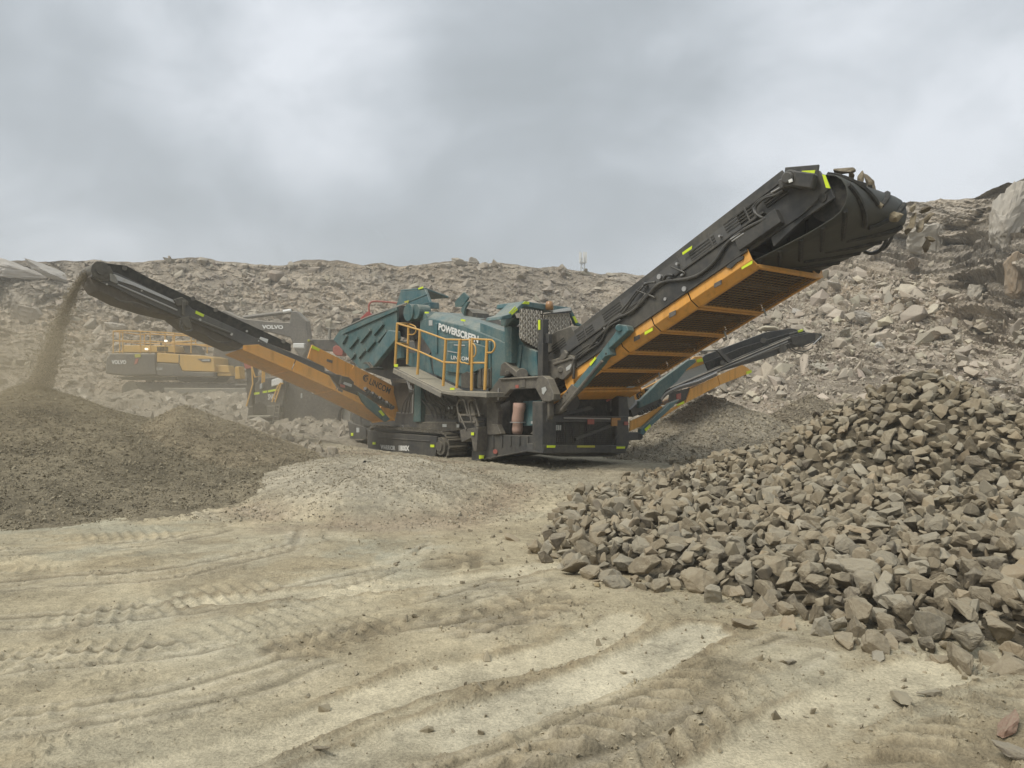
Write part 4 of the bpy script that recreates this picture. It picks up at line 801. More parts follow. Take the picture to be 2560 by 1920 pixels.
# ---------------------------------------------------------------- posts at the discharge end, chain curtain
mb = MB(); mb.pv('C', [(2035, 590), (2115, 600), (2115, 1010), (2045, 1000)], -.02, .22); mb.pv('C', [(1998, 500), (2140, 505), (2140, 522), (2050, 600), (1998, 595)], -.06, .3); mb.pv('C', [(2010, 470), (2080, 460), (2100, 500), (2005, 505)], -.02, .2); part(mb, 'corner_post', M['teal_dirty'], bevel=.012)
mb = MB(); mb.pv('D', [(230, 935), (270, 905), (400, 1010), (420, 1060), (385, 1075), (340, 1030), (290, 1060), (215, 1060)], -.06, .3); mb.cyl(S('D', 300, 1025, -.12), S('D', 300, 1025, .1), .05, 12); mb.cyl(S('D', 465, 1045, 0), S('D', 465, 1045, .3), .13, 14); part(mb, 'lift_bracket', M['frame'], bevel=.01)
UC = -.75
mb = MB(); mb.pu('D', [(490, 232), (740, 268), (1015, 305), (1015, 330), (880, 345), (700, 330), (480, 285)], UC, -.9); mb.pu('D', [(490, 232), (500, 285), (400, 360), (340, 425), (230, 440), (240, 400), (330, 375)], UC, -.5)
mb.pu('D', [(985, 330), (1015, 325), (1090, 470), (1140, 495), (1130, 520), (1060, 500)], UC, -.08); cf = part(mb, 'curtain_frame', M['teal'], bevel=.012)
for q in ([(320, 360), (390, 292), (400, 302), (330, 372)], [(340, 365), (410, 305), (418, 330), (355, 388)], [(470, 262), (495, 236), (548, 240), (545, 270)], [(1025, 405), (1050, 398), (1085, 468), (1060, 478)]): tq('D', q, UC + .02, cf)
tq('D', [(1040, 595), (1105, 545), (1112, 570), (1045, 618)], .25, cf); tq('D', [(780, 620), (845, 585), (848, 605), (785, 648)], -.3, cf, 'hivis_dull')
bc = MB(); p = T('D', 768, 330, UC + .05); bc.tube([p, p + (0, 0, .1), p + (0, 0, .17), p + (0, 0, .185)], [.085, .085, .07, .02], 14); part(bc, 'beacon', M['amber'], cf, smooth=True)
part(MB().pu('D', [(805, 335), (1000, 305), (1005, 338), (815, 362)], UC + .12, -.1), 'work_lamp', M['white'], cf); part(MB().pu('D', [(700, 372), (1010, 338), (1015, 362), (705, 385)], UC + .1, -.1), 'lamp_bracket', M['black'], cf)
def chain(x, y0, y1, u, off=0):
    m = MB(); a = T('D', x, y0, u); b = T('D', x, y1, u); L = a[2] - b[2]; n = max(3, int(L / .075))
    for k in range(n):
        c = a + (b - a) * ((k + .5) / n); w = .026; h_ = L / n * .66; ax = np.array([0, 1., 0]) if (k + off) % 2 else np.array([1., 0, 0])
        m.tube([c + ax * w * math.sin(t) + np.array([0, 0, h_ * math.cos(t)]) for t in np.linspace(0, 2 * math.pi, 8)], .014, 4, False)
    return part(m, 'chain', M['chainmat'], cf)
M['chainmat'] = plain('dusty_chain', (.56, .51, .43), .6)
mb = MB(); mb.pu('D', [(445, 330), (700, 335), (690, 800), (600, 780), (455, 670)], UC - .12, -.02); mb.pu('D', [(715, 388), (985, 370), (1010, 500), (850, 570), (715, 640)], UC - .08, -.02); part(mb, 'shade_backing', M['grime'], cf)  # added panel; the dark between the chains is put into its colour
for i in range(9): x = 450 + i * 28; chain(x, 322 + i * 3.5, 640 + i * 17, UC - .02, i)
for i in range(9): x = 728 + i * 31; chain(x, 388 - i * 2, 640 - i * 15, UC + .04, i)
mb = MB(); mb.pv('D', [(645, 430), (695, 430), (690, 1060), (635, 1060)], .02, .16); mb.pv('D', [(690, 590), (760, 595), (760, 700), (690, 700)], .1, .1); mb.cyl(S('D', 695, 700, .0), S('D', 690, 1010, .0), .02, 8); bp = part(mb, 'black_post', M['dark'], bevel=.01); tape('D', rect(642, 442, 664, 550), .015, bp)
# ---------------------------------------------------------------- main (oversize) conveyor
main = bpy.data.objects.new('main_conveyor', None); COL.objects.link(main); main.parent = mach
AL = math.atan(.468); ca, sa = math.cos(AL), math.sin(AL)
def K(s, v, q): return np.array([s * ca - q * sa, v, 1.85 + s * sa + q * ca])
def sq(z, x, y, v=.4): p = S(z, x, y, v); return p[0] * ca + (p[2] - 1.85) * sa, -p[0] * sa + (p[2] - 1.85) * ca
VN, VF = .40, 2.5
BEAM = [('E', 1215, 95), ('E', 1465, 75), ('E', 1550, 205), ('E', 1350, 400), ('E', 1110, 565), ('E', 960, 668)]
bs_ = [S(z, x, y, VN) for z, x, y in BEAM] + [K(.05, VN, 0), K(-.55, VN, -.02), K(-1.0, VN, .30), K(-.95, VN, .62), K(.6, VN, .64)]
def kbox(mb, s0, s1, v0, v1, q0, q1): return mb.prism([K(s0, v0, q0), K(s1, v0, q0), K(s1, v0, q1), K(s0, v0, q1)], (0, v1 - v0, 0))
mb = MB(); mb.prism(bs_, (0, .06, 0)); mb.prism([p + (0, VF - VN - .06, 0) for p in bs_], (0, .06, 0))
kbox(mb, -.5, 4.7, VN - .07, VN, .02, .36); kbox(mb, -.5, 5.2, VN - .10, VN, .36, .40); kbox(mb, -.5, 4.7, VN - .09, VN, -.01, .02)
t0, t1 = S('E', 1215, 95, VN), K(.3, VN, .66); mb.beam(t0 + (0, 0, -.02), t1 + (0, 0, -.03), .16, .035, (0, 1, 0)); mb.beam(S('E', 1215, 95, VN), S('E', 1465, 75, VN), .16, .035, (0, 1, 0))
for s in (.95, 2.0, 2.62, 3.45, 4.15, 4.9): kbox(mb, s, s + .035, VN - .035, VN, .40, .68)
for s in (.2, 1.3, 2.4, 3.5, 4.5): kbox(mb, s, s + .1, VN + .05, VF - .05, .02, .12)
kbox(mb, 4.6, 5.4, VN - .12, VN, .06, .30); mb.pv('E', [(1350, 400), (1545, 215), (1560, 240), (1370, 420), (1130, 640), (1110, 570)], VN + .02, .1)
beam = part(mb, 'side_frame', M['black'], main, bevel=.008)
up_ = MB(); kbox(up_, .2, 4.75, VN - .02, VN + .01, .405, .64); part(up_, 'upper_panel', M['panel'], beam)
for z, a, b in (('E', (530, 735), (715, 600)), ('E', (785, 520), (985, 385)), ('E', (1075, 330), (1240, 228)), ('D', (1380, 440), (1580, 310)), ('D', (1100, 690), (1275, 560)), ('D', (815, 790), (960, 700))):
    s0, q0 = sq(z, *a); s1, q1 = sq(z, *b); qm = max((q0 + q1) / 2, .47)
    sl_m = MB()
    for k in range(4): kbox(sl_m, s0, s1, VN - .026, VN - .01, qm - .05 + k * .05, qm - .026 + k * .05)
    part(sl_m, 'ventilation_slot', M['void'], beam)  # black strips set proud, standing in for the dark inside the openings
mb = MB()
for z, x, y, r in (('E', 285, 860, .045), ('E', 470, 950, .045), ('E', 185, 915, .03), ('E', 455, 850, .03), ('E', 330, 1025, .03), ('E', 415, 765, .025), ('E', 730, 560, .02), ('D', 1450, 460, .03), ('D', 1525, 420, .025), ('D', 1530, 520, .04), ('D', 1470, 495, .02), ('D', 1370, 530, .02), ('E', 1390, 190, .03), ('D', 890, 985, .035)):
    p = S(z, x, y, VN - .09); mb.cyl(p, p + (0, .1, 0), r, 10)
part(mb, 'bolt', M['chrome'], beam)
for z, q in (('E', [(458, 682), (530, 632), (528, 655), (462, 700)]), ('E', [(1340, 80), (1438, 74), (1430, 105), (1338, 108)]), ('E', [(1490, 105), (1512, 110), (1550, 208), (1518, 205)])): tape(z, q, VN - .085, beam)
mb = MB(); mb.pv('D', [(850, 560), (1010, 505), (1060, 600), (1000, 660), (800, 790), (700, 840), (700, 640)], VN - .02, 1.6); boot = part(mb, 'feed_boot', M['grime'], main, bevel=.02)
mb = MB(); mb.pv('D', [(720, 900), (1000, 830), (1040, 870), (1000, 1020), (915, 1105), (850, 1080), (790, 1130), (730, 1060)], VN - .16, .12); mb.pv('D', [(880, 850), (930, 770), (960, 810), (950, 860), (900, 890)], VN - .2, .06); mb.pv('D', [(730, 1060), (850, 1080), (820, 1170), (740, 1100)], VN - .05, .4); mb.pv('D', [(800, 920), (1000, 855), (1010, 875), (810, 945)], VN - .2, .05)
mb.cyl(S('D', 890, 990, VN - .2), S('D', 890, 990, VN), .06, 12); part(mb, 'tail_plate', M['frame'], main, bevel=.01)
part(MB().pv('D', [(950, 970), (1005, 925), (1010, 950), (990, 990), (955, 1005)], VN - .17, .01), 'decal', M['sticker'], main)
# belt: carrying strand, wrap round the head drum, return strand, raised chevrons outside
DS, DQ, DR = 6.05, .06, .34
path = [(-.9, .40), (2, .40), (4, .40), (5.2, .405)] + [(DS + DR * math.sin(t), DQ + DR * math.cos(t)) for t in np.linspace(0, math.pi, 15)] + [(5.6, -.26), (5.1, -.20), (4.75, -.15), (4.2, -.09), (2, -.08), (-.9, -.08)]
path = np.array(path); seg = np.r_[0, np.cumsum(np.hypot(*np.diff(path, axis=0).T))]
def bp_at(d):
    i = int(np.clip(np.searchsorted(seg, d) - 1, 0, len(path) - 2)); t = (d - seg[i]) / (seg[i + 1] - seg[i]); p = path[i] + t * (path[i + 1] - path[i]); tg = path[i + 1] - path[i]; tg = tg / np.linalg.norm(tg); return p, np.array([-tg[1], tg[0]])
mb = MB(); vs = [.47, .75, 1.15, 1.45, 1.75, 2.15, 2.43]; tr_ = [.12, .05, 0, 0, 0, .05, .12]; L = seg[-1]; ds = np.r_[np.linspace(0, seg[3], 12)[:-1], np.linspace(seg[3], L, 70)]
rows = []
for d in ds:
    p, nn = bp_at(d); k = 1 - sstep(seg[2], seg[3], d); sag = (0 if d < seg[18] else .035 * math.sin(min(1, (d - seg[18]) / 1.2) * math.pi))
    rows.append(mb.add([K(p[0] + nn[0] * sag * (1 - abs(j - 3) / 3), v, p[1] + nn[1] * sag * (1 - abs(j - 3) / 3) + tr_[j] * k) for j, v in enumerate(vs)]))
for a, b in zip(rows, rows[1:]):
    for j in range(6): mb.face([a + j, a + j + 1, b + j + 1, b + j])
belt = part(mb, 'belt', M['belt'], main, smooth=True); sol = belt.modifiers.new('thickness', 'SOLIDIFY'); sol.thickness = .016; sol.offset = 0
mb = MB()
for d0 in np.arange(4.9, seg[-1] - 4.6, .37):
    for va, vb, dd in ((.52, 1.38, .52), (2.38, 1.52, .52)):
        pts = []
        for t in np.linspace(0, 1, 8):
            d = d0 + dd * t; p, nn = bp_at(min(d, L - .01)); o = .012; pts.append(K(p[0] + nn[0] * o, va + (vb - va) * t, p[1] + nn[1] * o))
        mb.tube(pts, .042, 6)
part(mb, 'chevron', M['void'], belt)
for s in (.75, 1.85, 2.95, 4.05): part(MB().cyl(K(s, .5, -.145), K(s, 2.4, -.145), .05, 12), 'return_roller', M['grime'], main)
mb = MB(); mb.cyl(K(DS, .60, DQ), K(DS, 2.30, DQ), DR - .02, 24); mb.cyl(K(DS, .40, DQ), K(DS, 2.6, DQ), .07, 12); part(mb, 'head_drum', M['void'], main)
mb = MB(); kbox(mb, 5.5, 6.2, VN + .02, VN + .08, -.05, .38); part(mb, 'bearing_plate', M['black'], main, bevel=.01); mb = MB(); kbox(mb, 5.5, 6.25, VF - .02, VF + .04, -.1, .42); kbox(mb, 5.9, 6.25, VF - .1, VF + .12, -.06, .2); mb.cyl(K(6.05, VF, .06), K(6.05, VF + .18, .06), .12, 12); hb = part(mb, 'bearing_plate', M['black'], main, bevel=.01)
tq('E', [(2065, 318), (2080, 318), (2092, 340), (2075, 340)], S('E', 2075, 330, VF)[0] + .02, hb)
mb = MB(); p = S('E', 1320, 160, VN - .02); mb.cyl(p + (0, -.30, 0), p, .13, 16); mb.cyl(p + (0, -.36, 0), p + (0, -.3, 0), .09, 14); mb.beam(p + (.02, -.2, 0), S('E', 1475, 175, VN) + (0, -.14, 0), .22, .22, (0, 1, 0)); mb.beam(p + (-.2, -.15, -.05), p + (0, -.15, 0), .16, .18, (0, 1, 0)); mo = part(mb, 'drive_motor', M['black'], main, bevel=.02)
part(MB().pv('E', [(1240, 148), (1266, 136), (1270, 158), (1246, 168)], VN - .4, .02), 'decal', M['white'], mo)
# orange guards under the conveyor
SEAMS = [.12, .98, 1.73, 2.55, 3.42, 4.72]
def guard(s0, s1, last):
    a, b = s0 + .012, s1 - .012; mb = MB()
    for sgn, vo in ((1, VN - .05), (-1, VF + .05)):
        pr = [(0, .04), (0, -.16), (.13, -.285), (.20, -.285), (.20, -.262), (.145, -.262), (.02, -.15), (.02, .04)]
        mb.prism([K(a, vo + sgn * x, q) for x, q in pr], K(b, 0, 0) - K(a, 0, 0))
    for s, w in ((a, .055), (b - .055, .055)): kbox(mb, s, s + w, VN + .14, VF - .14, -.29, -.245)
    if last: mb.prism([K(b - .02, VN, -.26), K(b - .02, VF, -.26), K(b - .02, VF, .0), K(b - .02, VF - .14, .0), K(b - .02, VF - .3, -.2), K(b - .02, VN + .1, -.22)], K(.02, 0, 0) - K(0, 0, 0))
    g = part(mb, 'skirt_guard', M['orange'], main, bevel=.006)
    w = MB()
    for s in np.arange(a + .06, b - .05, .068): w.beam(K(s, VN + .13, -.272), K(s, VF - .13, -.272), .0095, .0095)
    for v in np.arange(VN + .18, VF - .16, .11): w.beam(K(a + .04, v, -.264), K(b - .04, v, -.264), .009, .009)
    part(w, 'mesh_panel', M['mesh'], g); return g
gs = [guard(a, b, i == 4) for i, (a, b) in enumerate(zip(SEAMS, SEAMS[1:]))]
for z, q, gi in (('E', [(895, 790), (975, 740), (975, 764), (897, 808)], 4), ('E', [(180, 1268), (240, 1235), (240, 1258), (182, 1290)], 2)): tape(z, q, VN - .058, gs[gi])
for z, q, gi in (('E', [(693, 912), (747, 882), (747, 915), (695, 943)], 4), ('E', [(362, 1128), (410, 1106), (410, 1140), (362, 1165)], 3), ('E', [(102, 1305), (143, 1288), (143, 1318), (102, 1335)], 2), ('D', [(1700, 635), (1760, 603), (1760, 650), (1702, 682)], 1)): tape(z, q, VN - .058, gs[gi], 'vgrey', 'decal')
part(MB().pv('E', [(780, 790), (850, 725), (910, 705), (905, 730), (860, 755), (815, 800)], VN - .08, .03), 'hinge_plate', M['black'], gs[4])
for i, (z, a, b) in enumerate((('E', (1060, 1100), (1078, 1150)), ('E', (768, 1260), (785, 1310)), ('E', (280, 1555), (298, 1605)), ('D', (1968, 1000), (1990, 1075)))):
    pa, pb = S(z, *a, VF - .3), S(z, *b, VF - .3); part(MB().beam(pa, pb, .02, .025), 'guard_strap', M['sticker'], main)
kb = MB(); kbox(kb, -.62, .10, VN - .04, VF + .04, -.30, -.26); kb.pv('D', [(930, 1085), (1025, 1040), (1035, 1170), (965, 1220), (940, 1160)], VN - .06, .05); kbox(kb, .02, .1, VN, VF, -.33, -.2); kbox(kb, -.62, .12, VF + .02, VF + .05, -.32, .08); part(kb, 'belly_plate', M['orange'], main, bevel=.006)
part(MB().prism([K(.25, 1.9, -.31), K(.32, 1.9, -.31), K(.32, 2.1, -.31), K(.25, 2.1, -.31)], (0, 0, -.01)), 'decal', M['sticker'], main)
# teal lift strut and its ram
mb = MB(); mb.pv('D', [(1480, 600), (1550, 490), (1620, 505), (1640, 560), (1580, 620), (1425, 760), (1440, 830), (1380, 850), (1330, 912), (1283, 858)], .14, .18); mb.pv('D', [(1288, 850), (1342, 905), (1085, 1205), (1028, 1165)], .14, .18); mb.cyl(S('D', 1540, 530, .1), S('D', 1540, 530, .4), .07, 12); st_ = part(mb, 'lift_strut', M['teal'], main, bevel=.012)
mb = MB(); mb.pv('D', [(1010, 1150), (1088, 1208), (893, 1400), (900, 1440), (870, 1465), (790, 1500), (800, 1420), (850, 1360)], .15, .16); part(mb, 'strut_foot', M['frame'], st_, bevel=.01)
mb = MB()
for k in range(5): p = S('D', 965 - 26 * k, 1245 + 33 * k, .145); mb.cyl(p, p + (0, .01, 0), .016, 8)
p = S('D', 1392, 815, .135); mb.cyl(p, p + (0, .01, 0), .02, 8); part(mb, 'pin_hole', M['void'], st_)
part(MB().tube([S('D', 1350, 895, .1), S('D', 900, 1440, .1)], [.03, .034], 8), 'ram', M['vgrey'], st_)
tape('D', [(1210, 925), (1272, 850), (1282, 872), (1222, 950)], .135, st_)
# hoses along the frame
HOSES = [('E', [(0, 1160), (80, 1120), (150, 1060), (215, 990), (270, 925), (340, 895), (430, 885), (520, 870), (590, 840), (650, 795), (710, 735), (770, 640), (850, 560), (950, 495), (1050, 445), (1075, 425)], .032),
         ('E', [(0, 1120), (60, 1050), (130, 960), (185, 915), (260, 900)], .020), ('E', [(30, 1130), (110, 1080), (190, 1000), (180, 985), (120, 960)], .016), ('E', [(1060, 430), (1010, 405), (995, 370), (1010, 330), (1070, 280), (1140, 260), (1215, 225)], .022),
         ('E', [(1040, 420), (995, 395), (985, 350), (1010, 310), (1080, 265), (1140, 245)], .018), ('E', [(1130, 240), (1215, 190), (1240, 165)], .022), ('E', [(1150, 255), (1230, 205)], .018), ('E', [(380, 790), (430, 810), (480, 835), (450, 860)], .016), ('E', [(320, 890), (345, 850), (395, 850)], .03),
         ('D', [(1600, 390), (1540, 410), (1450, 470), (1400, 540), (1300, 640), (1200, 760), (1060, 860), (1040, 1000), (1035, 1090)], .028), ('D', [(1560, 440), (1450, 500), (1390, 570), (1330, 690), (1180, 790), (1070, 880)], .022), ('D', [(1830, 150), (1760, 260), (1690, 360), (1640, 390)], .018), ('D', [(1810, 60), (1700, 200), (1600, 340), (1545, 400)], .020), ('D', [(1940, 200), (1880, 170), (1830, 170), (1750, 260)], .018), ('D', [(1310, 690), (1200, 720), (1090, 800), (1060, 820)], .016)]
for z, pts, r in HOSES: part(MB().tube(smooth_curve([S(z, x, y, VN - .10 - .02 * (i % 3 == 1)) for i, (x, y) in enumerate(pts)], 3), r, 7), 'hose', M['black'], main, smooth=True)
for pts in ([(815, 585), (905, 525)], [(825, 600), (915, 540)], [(1115, 240), (1215, 185)]): part(MB().tube([S('E', x, y, VN - .12) for x, y in pts], .014, 7), 'hose_fitting', M['chrome'], main)
part(MB().tube(smooth_curve([S('E', x, y, VF + .1) for x, y in ((1800, 675), (1850, 690), (1910, 670), (1955, 610), (1965, 550))]), .03, 7), 'hose', M['black'], main, smooth=True)
part(MB().tube(smooth_curve([S('E', x, y, VF + .14) for x, y in ((1870, 680), (1950, 650), (1995, 590), (2010, 555))]), .026, 7), 'hose', M['black'], main, smooth=True)
# ---------------------------------------------------------------- left side conveyor (near face u = UL)
UL, UB = -5.7, -6.75
left = bpy.data.objects.new('side_conveyor', None); COL.objects.link(left); left.parent = mach; left['label'] = 'long side conveyor reaching out to the left over the fine gravel heaps'
def lp(name, z, pts, mat, u=UL, du=-.06, parent=left, bevel=.006, **k): return part(MB().pu(z, pts, u, du), name, M[mat], parent, bevel=bevel)
# skirting and belt
sk = lp('belt_skirt', 'A', [(760, 172), (1000, 203), (1180, 300), (1480, 440), (2200, 775), (2295, 820), (2300, 880), (2060, 790), (1500, 540), (1380, 478), (930, 265), (860, 250)], 'void', UL - .10, -.05)
lp('belt_skirt', 'A', [(760, 172), (1000, 203), (1180, 300), (1480, 440), (2200, 775), (2300, 825), (2290, 880), (2060, 790), (1500, 540), (1380, 478), (930, 265), (860, 250)], 'void', UB + .10, -.05)
for x, y in ((985, 222), (1525, 462), (1705, 552), (2240, 800)): part(MB().cyl(T('A', x, y, UL - .07), T('A', x, y, UL - .12), .05, 8), 'skirt_clip', M['vgrey'], sk)
fr = lp('side_frame', 'A', [(745, 200), (860, 245), (930, 262), (1380, 478), (1440, 470), (1520, 545), (2060, 790), (2300, 890), (2560, 1000), (2570, 1060), (2300, 960), (1940, 835), (1560, 660), (1490, 640), (1400, 600), (1120, 480), (880, 360), (800, 340), (720, 290)], 'panel')
part(MB().pu('B', [(380, 640), (780, 875), (1170, 1035), (1290, 1050), (1400, 1130), (1600, 1260), (1560, 1330), (1280, 1190), (1180, 1060), (790, 890), (390, 715)], UL + .02, -.08), 'side_frame', M['dark'], left, bevel=.006)
part(MB().pu('A', [(745, 200), (860, 245), (930, 262), (1380, 478), (1520, 545), (2060, 790), (2560, 1000), (2570, 1060), (1940, 835), (1400, 600), (880, 360), (720, 290)], UB + .06, -.06), 'side_frame', M['dark'], left)
part(MB().pu('A', [(900, 268), (1060, 335), (1385, 480), (1385, 500), (1050, 358), (930, 320), (870, 315)], UL + .05, -.05), 'sliding_rail', M['chrome'], fr)
part(MB().tube([T('A', 930, 350, UL + .03), T('A', 1400, 555, UL + .03)], .018), 'ram', M['chrome'], fr); part(MB().tube([T('A', 1500, 610, UL + .05), T('A', 1780, 720, UL + .05), T('A', 1840, 745, UL + .05)], .03), 'ram', M['black'], fr)
part(MB().pu('A', [(2060, 765), (2120, 785), (2108, 825), (2040, 800)], UL + .02, -.015), 'decal', M['white'], fr)
part(MB().pu('A', [(1550, 558), (1615, 590), (1605, 608), (1543, 580)], UL + .02, -.015), 'reflective_tape', M['hivis'], fr)
part(MB().pu('A', [(865, 265), (905, 275), (935, 330), (925, 345), (870, 322)], UL + .06, -.02), 'head_bracket', M['grey'], fr)
mb = MB()
for x, y, r in ((1580, 630, .03), (1830, 745, .03), (1950, 720, .025), (915, 285, .02), (985, 315, .02), (1120, 400, .02), (800, 240, .02), (845, 350, .02)): mb.cyl(T('A', x, y, UL + .08), T('A', x, y, UL), r, 9)
part(mb, 'bolt', M['chrome'], fr)
# return belt bellying below the frame, head pulley
mb = MB(); RB = [(745, 205), (715, 290), (735, 340), (770, 395), (850, 432), (960, 490), (1180, 560), (1400, 612), (1510, 700), (1700, 790), (1880, 870), (1930, 830), (1560, 655), (1400, 590), (1120, 470), (880, 350)]
mb.pu('A', RB, UL - .06, UB - UL + .12); lb = part(mb, 'belt', M['dustybelt'], left)
mb = MB(); p = T('A', 790, 240, UL); mb.cyl(p + (.06, 0, 0), p + (UB - UL - .06, 0, 0), .17, 18); mb.cyl(p + (.1, 0, 0), p + (.05, 0, 0), .09, 12); part(mb, 'head_drum', M['grime'], left)
mb = MB(); mb.pu('A', [(740, 185), (870, 205), (895, 260), (860, 320), (790, 330), (735, 280)], UL + .03, -.05); part(mb, 'joint_bracket', M['grime'], left, bevel=.008); mb = MB(); mb.pu('A', [(1370, 470), (1440, 450), (1490, 490), (1480, 520), (1400, 520)], UL + .08, -.1); mb.pu('A', [(1440, 480), (1470, 480), (1460, 600), (1440, 590)], UL + .1, -.05); part(mb, 'joint_bracket', M['grime'], left, bevel=.008); mb = MB(); mb.pu('A', [(1410, 620), (1500, 600), (1520, 700), (1470, 690)], UL + .04, -.3); part(mb, 'joint_bracket', M['grime'], left, bevel=.008)
for pts in ([(1430, 630), (1425, 690), (1460, 720), (1510, 710), (1515, 690)], [(1440, 660), (1450, 710), (1490, 725), (1520, 705)], [(910, 460), (960, 485), (1080, 500), (1180, 540)], [(1510, 590), (1500, 620), (1530, 650)], [(1640, 760), (1700, 800), (1780, 810), (1830, 800)], [(1450, 470), (1455, 530), (1450, 580)]): part(MB().tube(smooth_curve([T('A', x, y, UL + .05) for x, y in pts]), .018), 'hose', M['black'], left)
# orange skirts: front panels, undersides, tall back board
def skirt(z, pts, bot):
    m = MB(); m.pu(z, pts, UL + .06, -.03); a, b = (T(z, *p, UL + .05) for p in bot); m.prism([a, b, b + (UB - UL - .05, 0, -.10), a + (UB - UL - .05, 0, -.10)], (0, 0, .025))
    m.beam(a + (.02, 0, .0), b + (.02, 0, .0), .05, .045); c = (a - b) / np.linalg.norm(a - b); m.beam(b + c * .03, b + c * .03 + (UB - UL, 0, -.1), .04, .05); return part(m, 'skirt_guard', M['orange'], left, bevel=.006)
g1 = skirt('B', [(215, 722), (385, 712), (400, 722), (790, 882), (742, 998), (210, 765)], ((210, 765), (742, 998)))
g2 = skirt('B', [(800, 888), (1170, 1060), (1185, 1095), (1245, 1190), (1235, 1220), (752, 1003)], ((752, 1003), (1235, 1222)))
g3 = skirt('B', [(1262, 1195), (1320, 1215), (1440, 1262), (1530, 1300), (1700, 1420), (1890, 1530), (1860, 1555), (1240, 1225)], ((1245, 1228), (1880, 1550)))
lp('decal', 'B', [(1262, 1190), (1318, 1218), (1308, 1252), (1255, 1228)], 'vgrey', UL + .075, -.012, g3)
g4 = MB(); bk = [(970, 722), (1060, 768), (1450, 952), (1700, 1078), (2005, 1250), (2015, 1330), (1920, 1530), (1840, 1545), (1600, 1330), (1280, 1060), (925, 865)]; g4.pu('B', bk, UB + .03, -.04)
a, b = T('B', 970, 722, UB), T('B', 2005, 1250, UB); g4.beam(a, b, .06, .03, (0, 0, 1)); g4.pu('B', [(1440, 945), (1448, 950), (1425, 985), (1418, 980)], UB + .045, -.02)
bb = part(g4, 'back_guard', M['orange'], left, bevel=.006)
lp('reflective_tape', 'B', [(975, 722), (1062, 762), (1050, 790), (968, 752)], 'hivis', UB + .05, -.015, bb, 0); lp('decal', 'B', [(1140, 872), (1202, 890), (1198, 920), (1135, 898)], 'vgrey', UB + .045, -.012, bb, 0)
text_on('LINCOM', T('B', 1600, 1150, UB + .035), T('B', 1825, 1262, UB + .035), T('B', 1622, 1085, UB + .035), M['letter_dark'], bb, 'brand_lettering', .015)
def logo(z, x, y, r, u, parent, sx=1.0):
    m = MB(); c = T(z, x, y, u); k = T(z, x + r, y, u) - c; up = np.array([0, 0, np.linalg.norm(k)])
    for a0, a1, rr in ((.6, 5.0, 1.0), (1.0, 4.2, .55)):
        pts = [c + (k * math.cos(t) * sx + up * math.sin(t)) * rr for t in np.linspace(a0, a1, 14)]; m.tube(pts, np.linalg.norm(k) * .16, 5)
    m.tube([c + k * .1, c + k * .7 * sx - up * .15, c + k * .3 - up * .7], np.linalg.norm(k) * .15, 5); return part(m, 'logo', M['letter_dark'], parent)
logo('B', 1570, 1085, 30, UB + .035, bb)
lp('foot_guard', 'B', [(1740, 1385), (1830, 1370), (1915, 1430), (1895, 1530), (1720, 1440)], 'orange', UL - .3, -.04)
mb = MB(); mb.pu('B', [(1480, 1235), (1560, 1280), (1700, 1380), (1840, 1540), (1790, 1570), (1560, 1380)], UL + .16, -.12); sp_ = part(mb, 'lift_strut', M['teal'], left, bevel=.01); lp('reflective_tape', 'B', [(1710, 1450), (1738, 1438), (1780, 1492), (1755, 1506)], 'hivis', UL + .175, -.012, sp_, 0)
mb = MB(); mb.pu('B', [(1300, 1060), (1380, 1075), (1440, 1130), (1430, 1200), (1340, 1190), (1285, 1150)], UL + .12, -.15); mb.pu('B', [(1600, 1250), (1720, 1330), (1860, 1390), (1830, 1420), (1650, 1340)], UL + .05, -.2)
for k in range(12): mb.cyl(T('B', 1560 + 26 * k, 1200 + 17 * k + 14 * (k % 3), UL + .04), T('B', 1585 + 26 * k, 1222 + 17 * k, UL - .05), .05, 7)
part(mb, 'folding_joint', M['black'], left, bevel=.006)
lp('decal', 'B', [(1330, 1125), (1415, 1155), (1410, 1185), (1320, 1150)], 'sticker', UL + .135, -.012, left, 0); lp('decal', 'B', [(1285, 1150), (1340, 1165), (1335, 1195), (1290, 1180)], 'redpale', UL + .125, -.012, left, 0)
# ---------------------------------------------------------------- right side conveyor (near face u = UR)
UR, UQ = -.4, -1.35
right = bpy.data.objects.new('side_conveyor', None); COL.objects.link(right); right.parent = mach; right['label'] = 'shorter side conveyor rising away to the right behind the main conveyor'
def rp(name, pts, mat, u=UR, du=-.05, parent=right, bevel=.005): return part(MB().pu('H', pts, u, du), name, M[mat], parent, bevel=bevel)
fr = rp('side_frame', [(850, 640), (930, 600), (1530, 335), (1890, 188), (2000, 160), (2130, 170), (2135, 205), (2000, 265), (1870, 290), (1760, 345), (1600, 392), (1330, 470), (940, 640), (860, 690)], 'dark')
rp('side_frame', [(850, 640), (930, 600), (1210, 340), (1690, 160), (1890, 128), (2000, 150), (2000, 200), (1330, 440), (940, 640)], 'dark', UQ, -.05)
rp('belt_skirt', [(1210, 400), (1500, 280), (1860, 172), (1995, 145), (1985, 190), (1530, 345), (1235, 462)], 'void', UR - .1, -.04); rp('belt', [(930, 610), (1210, 480), (1880, 210), (2080, 180), (2080, 225), (1900, 270), (1330, 450), (940, 630)], 'belt', UR - .08, UQ - UR + .16)
part(MB().cyl(T('H', 2080, 205, UR), T('H', 2080, 205, UQ), .13, 16), 'head_drum', M['grime'], right)
for i, (a, b) in enumerate((((930, 605), (1880, 205)), ((935, 622), (1860, 232)), ((1330, 455), (1870, 250)))): part(MB().tube([T('H', *a, UR + .05), T('H', *b, UR + .05)], .022), 'rail_pipe', M['chrome' if i == 1 else 'vgrey'], fr)
